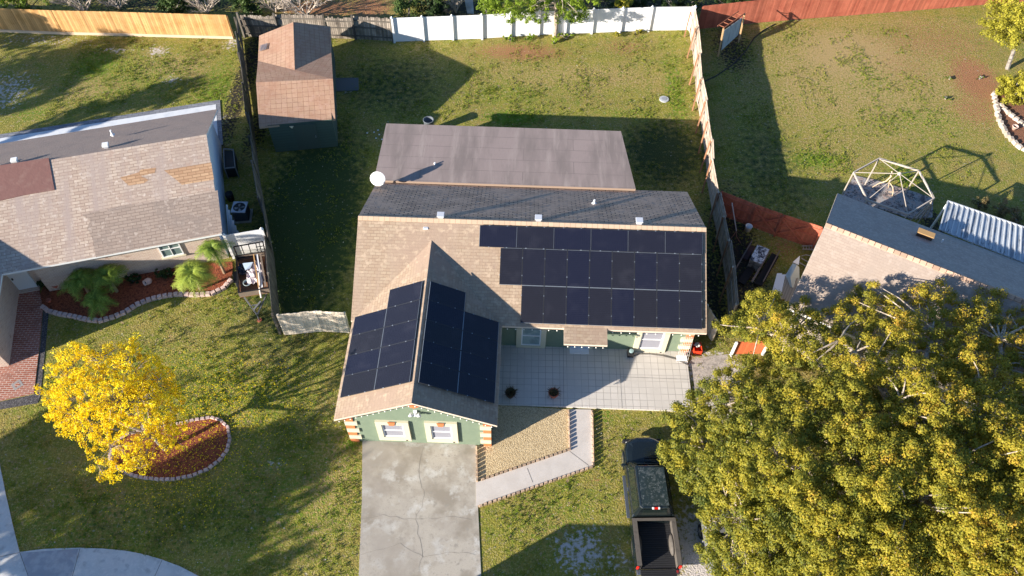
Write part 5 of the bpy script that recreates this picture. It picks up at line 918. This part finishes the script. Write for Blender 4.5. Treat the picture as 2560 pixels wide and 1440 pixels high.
ot = thing('big_tree', 'huge spreading tree with olive and golden foliage filling the lower right', 'tree', Vector((15.8, 10.4, 0))); P, A, B_, T_ = tufts(cent, rad, 215, .040, ct, .10, .85, .35, .6); quads('crown', OAKL, P, A, B_, T_, ot)
def limb(a, b_, sag, n=7, r=None): 
    a, b_ = Vector(a), Vector(b_); r = r or random.Random(1); out = []
    off = Vector((r.uniform(-1, 1), r.uniform(-1, 1), 0))*(b_-a).length*.10
    for k in range(n): f_ = k/(n-1); out.append(a.lerp(b_, f_)+Vector((0, 0, sag*math.sin(math.pi*f_)))+off*math.sin(math.pi*f_))
    return out
rr = random.Random(5); base = Vector((15.8, 10.4, 0)); trk = MB(); trk.tube([base, base+Vector((.1, 0, .6)), base+Vector((.1, .1, 1.6)), base+Vector((.2, .1, 2.6))], [.55, .42, .38, .36], 12); fork = base+Vector((.2, .1, 2.4)); trk.build('trunk', BARK, ot)
lb = MB(); mains = []
for px, py, z in ((1850, 1000, 5.5), (1900, 820, 5.5), (2100, 850, 7.3), (2330, 830, 7.0), (2450, 1000, 7.8), (2250, 1000, 8.1), (1950, 1150, 6.6), (1850, 1300, 5.4), (2100, 1350, 6.8), (2450, 1300, 7.4), (2600, 1150, 7.0), (2050, 1020, 7.4), (2380, 1160, 8.0), (1760, 1120, 4.9), (2250, 1250, 7.8), (2500, 850, 6.8)):
    e = at(px, py, z-1.1); q = limb(fork, e, 1.0, 9, rr); lb.tube(q, [.24*(1-.088*k)+.01 for k in range(9)], 7); mains.append(q)
allp = [(p, k) for q in mains for k, p in enumerate(q) if k > 2]; AP = np.array([tuple(p) for p, k in allp])
for i in rr.sample(range(len(cent)), min(650, len(cent))):
    c = cent[i]; j = int(np.argmin(((AP-c)**2).sum(1)+rng.random(len(AP))*.6)); d = Vector(c)-allp[j][0]
    if d.length < .3 or d.length > 5: continue
    e = allp[j][0]+d*.97; lb.tube(limb(allp[j][0], e, .12, 4, rr), [.05, .038, .026, .014], 4, cap=False)
lb.build('branch', BARK, ot)

# yellow flowering tree
YP = [(98, 985), (90, 965), (120, 935), (112, 905), (150, 905), (135, 868), (180, 855), (240, 868), (262, 850), (300, 862), (345, 838), (350, 870), (395, 890), (432, 935), (455, 985), (470, 1040), (462, 1075), (470, 1120), (420, 1130), (400, 1165), (300, 1200), (250, 1205), (225, 1180), (215, 1130), (180, 1098), (150, 1085), (112, 1050), (115, 1020)]
g = 10; xs, ys = np.meshgrid(np.arange(85, 480, g), np.arange(835, 1210, g)); xs = (xs+rng.uniform(-5, 5, xs.shape)).ravel(); ys = (ys+rng.uniform(-5, 5, ys.shape)).ravel(); ok = inpoly(xs, ys, YP); xs, ys = xs[ok], ys[ok]; dd_ = dpoly(xs, ys, YP)
ln_ = np.sin(xs*.09)*np.cos(ys*.11+1)+np.sin(xs*.05+ys*.07); dens = (1-.45*(ln_ < -.75))*np.where(ys-.12*(xs-280) > 1110, .34, np.where(ys-.12*(xs-280) > 1060, .60, .90)); dens = dens*np.where(dd_ < 12, .75, 1)*np.where(xs > 430, .8, 1); ok = rng.random(len(xs)) < dens; xs, ys, dd_ = xs[ok], ys[ok], dd_[ok]
zt = 2.9+1.9*(1-np.exp(-dd_/70))+rng.normal(0, .34, len(xs)); YC = atn(xs, ys, zt); s2 = rng.random(len(YC)) < .5; YC2 = atn(xs[s2], ys[s2], zt[s2]-rng.uniform(.3, 1.2, s2.sum())); 
XT = atn(np.array([341., 178, 138, 183, 253, 228, 245]), np.array([838., 861, 878, 905, 1195, 1170, 1150]), np.array([3.6, 3.2, 3.0, 3.0, 2.6, 2.6, 2.6]))
yc_ = np.concatenate([YC, YC2, XT]); yt_ = np.concatenate([.70+rng.normal(0, .15, len(YC)), .25+rng.normal(0, .15, len(YC2)), np.full(len(XT), .85)]); yr_ = np.concatenate([rng.uniform(.11, .20, len(YC)), rng.uniform(.08, .15, len(YC2)), np.full(len(XT), .19)])  # lower layer toned orange, shade painted in beneath the outer blossom
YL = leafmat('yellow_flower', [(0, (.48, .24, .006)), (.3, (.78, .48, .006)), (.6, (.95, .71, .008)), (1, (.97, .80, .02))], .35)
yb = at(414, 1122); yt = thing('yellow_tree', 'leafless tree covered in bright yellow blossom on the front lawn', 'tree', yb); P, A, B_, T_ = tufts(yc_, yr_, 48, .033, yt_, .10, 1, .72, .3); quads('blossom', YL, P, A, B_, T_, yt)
tr = MB(); f0 = yb+Vector((-.25, .1, 1.3)); tr.tube([yb, yb+Vector((-.05, 0, .5)), f0], [.13, .10, .09], 8); tr.build('trunk', BARKD, yt); br = MB(); ys_ = []
for px, py, z in ((180, 950, 3.2), (240, 900, 3.8), (320, 900, 4.0), (400, 950, 3.8), (300, 1000, 4.3), (200, 1040, 3.4), (280, 1120, 3.2), (400, 1080, 3.2), (350, 1000, 4.2), (250, 1170, 2.4), (430, 1020, 3.4), (340, 1170, 2.5)):
    q = limb(f0, at(px, py, z), .1, 6, rr); br.tube(q, [.06, .05, .04, .03, .022, .014], 5); ys_ += q[2:]
AP = np.array([tuple(p) for p in ys_])
for i in rr.sample(range(len(yc_)), min(420, len(yc_))):
    j = int(np.argmin(((AP-yc_[i])**2).sum(1))); a = ys_[j]; e = Vector(yc_[i]); br.tube(limb(a, e, .05, 3, rr), [.016, .010, .006], 3, cap=False)
br.build('branch', mat('grey_twig', (.30, .25, .20), .9), yt)
n = 2900; px = rng.normal(560, 130, n); py = rng.normal(1000, 75, n); n2 = 1600; px = np.concatenate([px, rng.normal(440, 105, n2)]); py = np.concatenate([py, rng.normal(1165, 75, n2)]); ok = (px > 120) & (px < 900) & (py > 850) & (py < 1420); px, py = px[ok], py[ok]; C_ = atn(px, py, np.full(len(px), .075)); a = unit(len(C_)); a[:, 2] *= .25; b_ = np.cross(a, [0, 0, 1]); s = rng.uniform(.014, .036, (len(C_), 1)); props(quads('fallen_petals', YL, C_, a*s, b_*s, rng.uniform(.45, 1, len(C_))), 'yellow petals scattered over the lawn and mulch under the yellow tree', 'petals', kind='stuff')

# palms
PALM = leafmat('palm_leaf', [(0, (.05, .10, .02)), (.5, (.17, .26, .035)), (1, (.42, .50, .08))], .35)
def palm(px, py, z, L_, n, label, seed, tn, lean=(0, 0)):
    r = random.Random(seed); c = at(px, py, z); bs = Vector((c.x+lean[0], c.y+lean[1], 0)); t = thing('palm', label, 'palm', bs, 'feather palms in front of the brick house')
    MB().tube([bs, bs.lerp(c, .5)+Vector((.03, 0, 0)), c], [.09, .065, .06], 7).build('trunk', mat('palm_trunk', (.28, .20, .13), .9, bump=(20, .6)), t); b_ = MB()
    for k in range(n):
        a = k*2.399+r.uniform(-.2, .2); el = r.uniform(.15, 1.25); l = L_*r.uniform(.8, 1.1); d = Vector((math.cos(a), math.sin(a), 0)); s = Vector((-d.y, d.x, 0)); P = []; m = 13
        for j in range(m+1): f_ = j/m; P.append(c+d*l*(f_*math.cos(el)+.22*f_*f_)+Vector((0, 0, l*(math.sin(el)*f_-(.55+.35*math.sin(el))*f_*f_))))
        for j in range(m): b_.face([P[j]-s*.012, P[j+1]-s*.008, P[j+1]+s*.008, P[j]+s*.012], .7)
        for j in range(2, m+1):
            ll = .30*L_*math.sin(math.pi*(j-.5)/(m+1.5))+.05
            for s_ in (-1, 1):
                for jj in (0, .5):
                    o_ = P[j-1].lerp(P[j], jj); dr = (s*s_*.85+(P[j]-P[j-1]).normalized()*.55+Vector((0, 0, r.uniform(-.35, .05)))).normalized(); w_ = (P[j]-P[j-1]).normalized()*.018; b_.face([o_-w_, o_+w_, o_+dr*ll+w_*.2, o_+dr*ll-w_*.2], min(1, max(0, tn+r.uniform(-.25, .25))))
    b_.build('fronds', PALM, t)
palm(198, 700, 1.25, 1.05, 24, 'wide feather palm at the left end of the palm bed', 1, .55); palm(266, 690, 1.35, 1.05, 20, 'dark feather palm in the middle cluster, nearest the house wall', 2, .45); palm(240, 748, .9, 0.85, 16, 'low feather palm at the front of the left cluster, over the blocks', 3, .6)
palm(480, 684, 1.35, 1.15, 24, 'bright green feather palm in front of the lit window wall', 4, .95); palm(530, 622, 1.9, 0.95, 18, 'taller feather palm with thin trunk at the right end of the palm bed', 5, .6, (.12, -.1))
SHRL = leafmat('shrub_leaf', [(0, (.018, .035, .010)), (.5, (.04, .075, .016)), (1, (.09, .14, .03))], .2); BRTL = leafmat('bright_leaf', [(0, (.06, .10, .012)), (.5, (.16, .24, .02)), (1, (.32, .42, .03))], .35); YGL = leafmat('yellowgreen_leaf', [(0, (.14, .13, .02)), (.5, (.32, .30, .03)), (1, (.52, .46, .05))], .35); DRYL = leafmat('dry_leaf', [(0, (.05, .05, .02)), (.5, (.16, .13, .05)), (1, (.32, .20, .10))], .25)
def bush(px, py, z, r3, ncl, k, size, m, label, name='shrub', cat='shrub', tone=.5, seed=0, group=None, stem=None, flat=.8):
    c = np.array(at(px, py, z)); d = unit(ncl); rr_ = rng.random(ncl)[:, None]**.45; cen = c+d*rr_*np.array(r3); cen[:, 2] = np.maximum(cen[:, 2], .08); t = thing(name, label, cat, Vector((c[0], c[1], 0)), group)
    P, A, B_, T_ = tufts(cen, np.full(ncl, min(r3)*.33), k, size, tone+.22*d[:, 2]+rng.normal(0, .1, ncl), .12, .8, .4, .5); quads('leaves', m, P, A, B_, T_, t)
    b_ = MB()
    if z > 2: b_.tube([Vector((c[0]+1.2, c[1]-.5, 0)), Vector((c[0]+.9, c[1]-.3, z*.6)), Vector((c[0]+.2, c[1], z))], [.14, .11, .05], 7)
    for j in range(0 if z > 2 else 5): e = Vector(cen[j % ncl]); b_.tube([Vector((c[0], c[1], 0)), Vector((c[0], c[1], 0)).lerp(e, .5)+Vector((0, 0, .1)), e], [.05, .035, .015], 5)
    b_.build('stem' if not stem else stem, BARKD, t); return t
bush(112, 700, .35, (.42, .55, .35), 40, 60, .035, SHRL, 'dark clipped shrub beside the brick path, left end of the palm bed', tone=.25)
bush(330, 696, .28, (.45, .28, .25), 30, 60, .03, SHRL, 'low dark shrub against the brick wall behind the clay urn', tone=.2); bush(408, 683, .30, (.62, .30, .28), 40, 60, .03, SHRL, 'low dark hedge under the lit brick wall', tone=.2)
# row behind the back fences
gt = thing('green_tree', 'tree with pale trunk and bright green foliage in front of the white fence', 'tree', at(1387, 90)); tb = at(1387, 90); tr = MB(); tr.tube([tb, tb+Vector((.02, 0, 1)), tb+Vector((-.02, .0, 3)), tb+Vector((.1, .1, 6))], [.19, .15, .14, .12], 9); tr.build('trunk', BARK, gt)
GC = []; 
for x0, x1, y0, y1, n, z0, z1 in ((1205, 1270, -5, 35, 24, 1.8, 3.0), (1265, 1375, 5, 55, 60, 1.6, 3.2), (1395, 1470, 5, 55, 45, 1.6, 3.2), (1200, 1500, -60, 10, 110, 2.5, 4.5), (1180, 1540, -160, -50, 100, 3.5, 6)):
    x = rng.uniform(x0, x1, n); y = rng.uniform(y0, y1, n); GC.append(atn(x, y, rng.uniform(z0, z1, n)))
GC = np.concatenate(GC); P, A, B_, T_ = tufts(GC, rng.uniform(.18, .34, len(GC)), 60, .055, rng.uniform(.25, .85, len(GC)), .15, .9, .3, .5); quads('crown', BRTL, P, A, B_, T_, gt); b_ = MB()
for j in range(0, len(GC), 7): e = Vector(GC[j]); a = tb+Vector((0, 0, min(5, max(1.5, e.z+.3)))); b_.tube(limb(a, e, .2, 4, rr), [.05, .035, .02, .01], 4)
b_.build('branch', BARK, gt)
bush(1387, 100, .25, (.22, .2, .3), 14, 50, .05, BRTL, 'small bright green shoots around the foot of the green tree', tone=.85)
for px, py, r_, l in ((1275, 95, .55, 'low green plant against the white fence left of the green tree'), (1325, 92, .45, 'low green plant against the white fence just left of the tree trunk'), (1415, 90, .6, 'low green plant against the white fence right of the tree trunk'), (1543, 85, .32, 'small round green plant at the foot of the white fence'), (1592, 78, .5, 'loose green plant at the foot of the white fence, right of the round one')):
    bush(px, py, .2, (r_, .28, .22), 16, 40, .045, YGL if px > 1500 else BRTL, l, tone=.4)
for k, (px, py, z, r3, m, tn, l) in enumerate(((40, -8, 1.4, (2.4, .9, 1.2), BRTL, .35, 'green hedge behind the honey coloured fence, far left'), (430, 8, .8, (1.2, .8, .8), SHRL, .5, 'dark green bush behind the honey coloured fence, left of the second bare tree'), (620, 5, .9, (1.2, .8, .9), SHRL, .6, 'dark green bush behind the fence corner'), (1015, 15, 1.3, (1.1, 1.0, 1.3), SHRL, .5, 'dark green bush behind the left end of the white fence'), (1085, 14, 1.2, (1.0, .8, 1.1), SHRL, .15, 'very dark bush behind the white fence, beside the garden path'), (1225, 15, 1.4, (.9, .8, 1.3), BRTL, .3, 'rounded green bush just right of the garden path'), (1580, -5, 1.2, (1.8, .8, 1.1), SHRL, .2, 'dark bush behind the right half of the white fence'), (1560, 8, 1.6, (.6, .4, .4), YGL, .5, 'yellow green tuft behind the white fence'), (1700, -8, 1.4, (1.6, .8, 1.1), SHRL, .3, 'dark bush behind the right end of the white fence'), (1850, -10, 1.5, (2.0, .7, .9), SHRL, .5, 'green bush behind the red fence'))): bush(px, py, z, r3, 46, 55, .07, m, l, tone=tn)
def bare(px, py, h_, sp, n, label, seed, m=TWIG, lev=3):
    r = random.Random(seed); c = at(px, py); t = thing('bare_tree', label, 'bare tree', c); b_ = MB()
    def grow(a, d, l, w_, k):
        e = a+d*l; b_.tube([a, a.lerp(e, .5)+Vector((r.uniform(-.05, .05), r.uniform(-.05, .05), 0))*l, e], [w_, w_*.8, w_*.6], 4, cap=False)
        if k > 0:
            for j in range(3 if k > 1 else 4): dd = (d+Vector((r.uniform(-1, 1), r.uniform(-1, 1), r.uniform(-.4, .7)))*.75).normalized(); grow(a.lerp(e, r.uniform(.5, 1)), dd, l*r.uniform(.5, .75), w_*.6, k-1)
    for j in range(n): a = j*6.283/n+r.uniform(-.3, .3); grow(c, Vector((math.cos(a)*sp, math.sin(a)*sp, 1)).normalized(), h_*.5, .05, lev)
    b_.build('twigs', m, t)
for k, (px, py, h_, sp, l) in enumerate(((215, 30, 2.6, .8, 'grey leafless tree behind the honey coloured fence, left one of two'), (520, 34, 2.4, .8, 'grey leafless tree behind the honey coloured fence, right one of two'), (765, 42, 2.8, .9, 'grey leafless tree behind the broken fence above the shed roof'), (690, 30, 1.9, .9, 'smaller leafless shrub behind the broken fence, left of the bare tree'), (1140, 32, 1.5, .4, 'pale upright leafless shrub behind the white fence beside the garden path'), (300, 22, 1.7, .9, 'low leafless shrub between the two bare trees'))): bare(px, py, h_, sp, 9, l, k, lev=4 if k < 3 else 3)
# right edge
pn = bush(2530, 55, 3.2, (2.0, 2.4, 1.1), 110, 90, .06, YGL, 'feathery yellow green tree in the top right corner', name='tree', cat='tree', tone=.6, stem='trunk', flat=.6)
bush(2545, 218, 1.0, (1.25, 1.4, .9), 70, 80, .065, YGL, 'bright yellow green shrub at the right edge above the rock border', tone=.55)
for px, py, r3, l in ((2455, 505, (.5, .5, .45), 'small dry green bush above the ribbed metal cover, left one'), (2510, 520, (.6, .6, .5), 'reddish dry bush above the ribbed metal cover, middle one'), (2550, 545, (.7, .6, .5), 'reddish dry bush above the ribbed metal cover at the frame edge')): bush(px, py, .4, r3, 26, 34, .04, DRYL, l, tone=.4 if px < 2480 else .6)
for k, (px, py, l) in enumerate(((2365, 215, 'small green weed clump in the reddish ground, right yard'), (2375, 165, 'small green weed clump above the reddish ground'), (2450, 165, 'small green weed clump beside the yellow green shrub'))): bush(px, py+30, .1, (.35, .25, .12), 10, 26, .035, BRTL, l, tone=.2)
# weeds and taller grass growing all through the lawns: uncountable, one object
N_ = 130000; wx = rng.uniform(-29, 27, N_); wy = rng.uniform(7, 47, N_); q = np.stack([wx, wy, np.zeros(N_)], 1); lmw = lump(q, .9, .4)+.8*lump(q, 2.3, 2.1)+.6*lump(q, 5.1, .7)
lu = np.zeros(N_)
for c_, x, y, ex, ey, s in PATCH:
    if c_ == 'lush': lu = np.maximum(lu, s*np.exp(-(((wx-x)/ex)**2+((wy-y)/ey)**2)))
    if c_ in ('sand', 'dark', 'red'): lu = np.minimum(lu, lu-1.3*s*np.exp(-(((wx-x)/ex)**2+((wy-y)/ey)**2)))
ok = (lmw+1.4*lu+rng.normal(0, .35, N_)) > .55
def notin(poly): return ~inpoly(wx, wy, [(p.x, p.y) for p in poly])
EXCL = ([H(.3, -9.0), H(13.2, -9.0), H(16.2, -4.3), H(16.2, 7.45), H(6.7, 9.3), H(.4, 9.3)], pxs((900, 1100), (1192, 1108), (1205, 1440), (1212, 1700), (880, 1700), (895, 1250)), pxs((1250, 1015), (1484, 1020), (1486, 1170), (1188, 1274), (1188, 1110)), [at(*p) for p in BED2], [at(*p) for p in BED1]+pxs((560, 560), (0, 560), (0, 740)), [LP(LL, -8.2, 0), LP(0, -8.2, 0), LP(0, LH, 0), LP(LL, LH, 0)], pxs((-200, 900), (-200, 700), (112, 690), (126, 780), (104, 1010), (0, 1030), (-200, 1050)), pxs((-200, 1040), (0, 1150), (52, 1378), (260, 1368), (410, 1396), (505, 1440), (660, 1640), (-300, 1640)), pxs((2130, 430), (2335, 490), (2340, 550), (2100, 500)), [RP(.2, -RH+.3, 0), RP(18, -RH+.3, 0), RP(18, RH, 0), RP(.2, RH, 0)], [A_ for A_ in (wb0, wb1, wb1+bk*dp, wb0+bk*dp)])
for poly in EXCL: ok &= notin(poly)
q = q[ok]; lu_ = lu[ok]; k = 5; C0 = np.repeat(q, k, 0)+rng.normal(0, .035, (len(q)*k, 3))*np.array([1, 1, 0]); hgt = rng.uniform(.02, .060, len(C0))*(1+.6*np.repeat(np.clip(lu_, 0, 1), k)); C0[:, 2] = hgt; up_n = unit(len(C0))*.8+np.array([0, 0, 1.]); up_n /= np.linalg.norm(up_n, axis=1)[:, None]; sd_ = np.cross(up_n, unit(len(C0))); sd_ /= np.linalg.norm(sd_, axis=1)[:, None]
DRYL2 = leafmat('litter_leaf', [(0, (.16, .10, .05)), (.5, (.34, .25, .13)), (1, (.60, .56, .48))], .1)
GRSL = leafmat('weed_leaf', [(0, (.11, .18, .014)), (.5, (.24, .29, .022)), (.8, (.34, .31, .06)), (1, (.46, .37, .14))], .3)
props(quads('lawn_weeds', GRSL, C0, up_n*hgt[:, None], sd_*rng.uniform(.008, .018, (len(C0), 1)), np.repeat(rng.uniform(.1, .8, len(q)), k)-.35*np.repeat(np.clip(lu_, 0, 1), k)+rng.normal(0, .12, len(C0))), 'weeds and longer grass growing through all the lawns', 'grass', kind='stuff')
nl = 5200; lx = rng.uniform(-29, 27, nl); ly = rng.uniform(7, 47, nl); ax_ = unit(nl); ax_[:, 2] *= .3; bx_ = np.cross(ax_, [0, 0, 1.]); sz_ = rng.uniform(.015, .04, (nl, 1)); wx, wy = lx, ly; okl = np.ones(nl, bool)
for poly in EXCL: okl &= notin(poly)
C_ = np.stack([lx, ly, np.full(nl, .07)], 1); props(quads('leaf_litter', DRYL2, C_[okl], (ax_*sz_)[okl], (bx_*sz_)[okl], rng.random(okl.sum())), 'dry leaves and pale flecks scattered thinly over the lawns', 'leaf litter', kind='stuff')
# litter of small white flecks behind the flat roof
for kk, (px, py) in enumerate(((918, 332), (935, 330), (940, 345), (945, 325), (948, 336), (955, 348))): p = at(px, py, .06); props(MB().slab([p+Vector((math.cos(a)*.06, math.sin(a)*.05, 0)) for a in (0, 1.3, 2.5, 4, 5)], .02).build('paper_scrap', WHITE, origin=p), 'white paper scrap on the grass left of the flat roof, %s from the left' % ORD[kk], 'litter', 'paper scraps on the grass')

# trees standing outside the frame (street side and far left) whose shade falls on the lawns
def shader(x, y, zc, r3, ncl, label, seed):
    c = np.array([x, y, zc]); d = unit(ncl); cen = c+d*(rng.random(ncl)[:, None]**.5)*np.array(r3); t = thing('street_tree', label, 'tree', Vector((x, y, 0))); P, A, B_, T_ = tufts(cen, rng.uniform(.4, .85, ncl), 38, .17, rng.uniform(.2, .7, ncl), .1, .8, .3, .5); quads('crown', SHRL, P, A, B_, T_, t)
    b_ = MB(); b_.tube([Vector((x, y, 0)), Vector((x+.1, y, zc*.5)), Vector(c)], [.22, .17, .1], 8)
    for j in range(10): b_.tube([Vector((x+.1, y, zc*.55)), Vector(cen[j])], [.08, .02], 5)
    b_.build('trunk', BARKD, t)
def shade(px, py, zc): c = at(px, py); k = zc/math.tan(math.radians(SUN_EL)); return c.x-k*math.cos(math.radians(SUN_AZ)), c.y-k*math.sin(math.radians(SUN_AZ))
for px, py, zc, r3, ncl, l in ((505, 1262, 6.3, (2.6, 2.6, 2.2), 150, 'street tree outside the frame, nearest the corner'), (330, 1340, 6.0, (2.9, 2.9, 2.6), 125, 'street tree outside the frame, second from the corner'), (40, 1130, 6.5, (1.5, 1.5, 2.2), 60, 'slender tree outside the frame beyond the brick wing'), (-60, 1300, 7.0, (2.2, 2.2, 2.4), 90, 'street tree outside the frame, across the sidewalk'), (470, 1470, 6.0, (1.8, 1.8, 1.5), 70, 'street tree outside the frame, low one at the kerb'),
        (60, 200, 7.0, (3.2, 3.2, 2.2), 120, 'tall tree outside the frame left of the honey coloured fence'), (160, 60, 6.0, (1.6, 1.6, 1.2), 50, 'small tree outside the frame behind the left neighbour'), (300, 265, 6.0, (1.1, 1.1, 1.6), 30, 'thin tree outside the frame left of the brick house')): x, y = shade(px, py, zc); shader(x, y, zc, r3, ncl, l, 0)
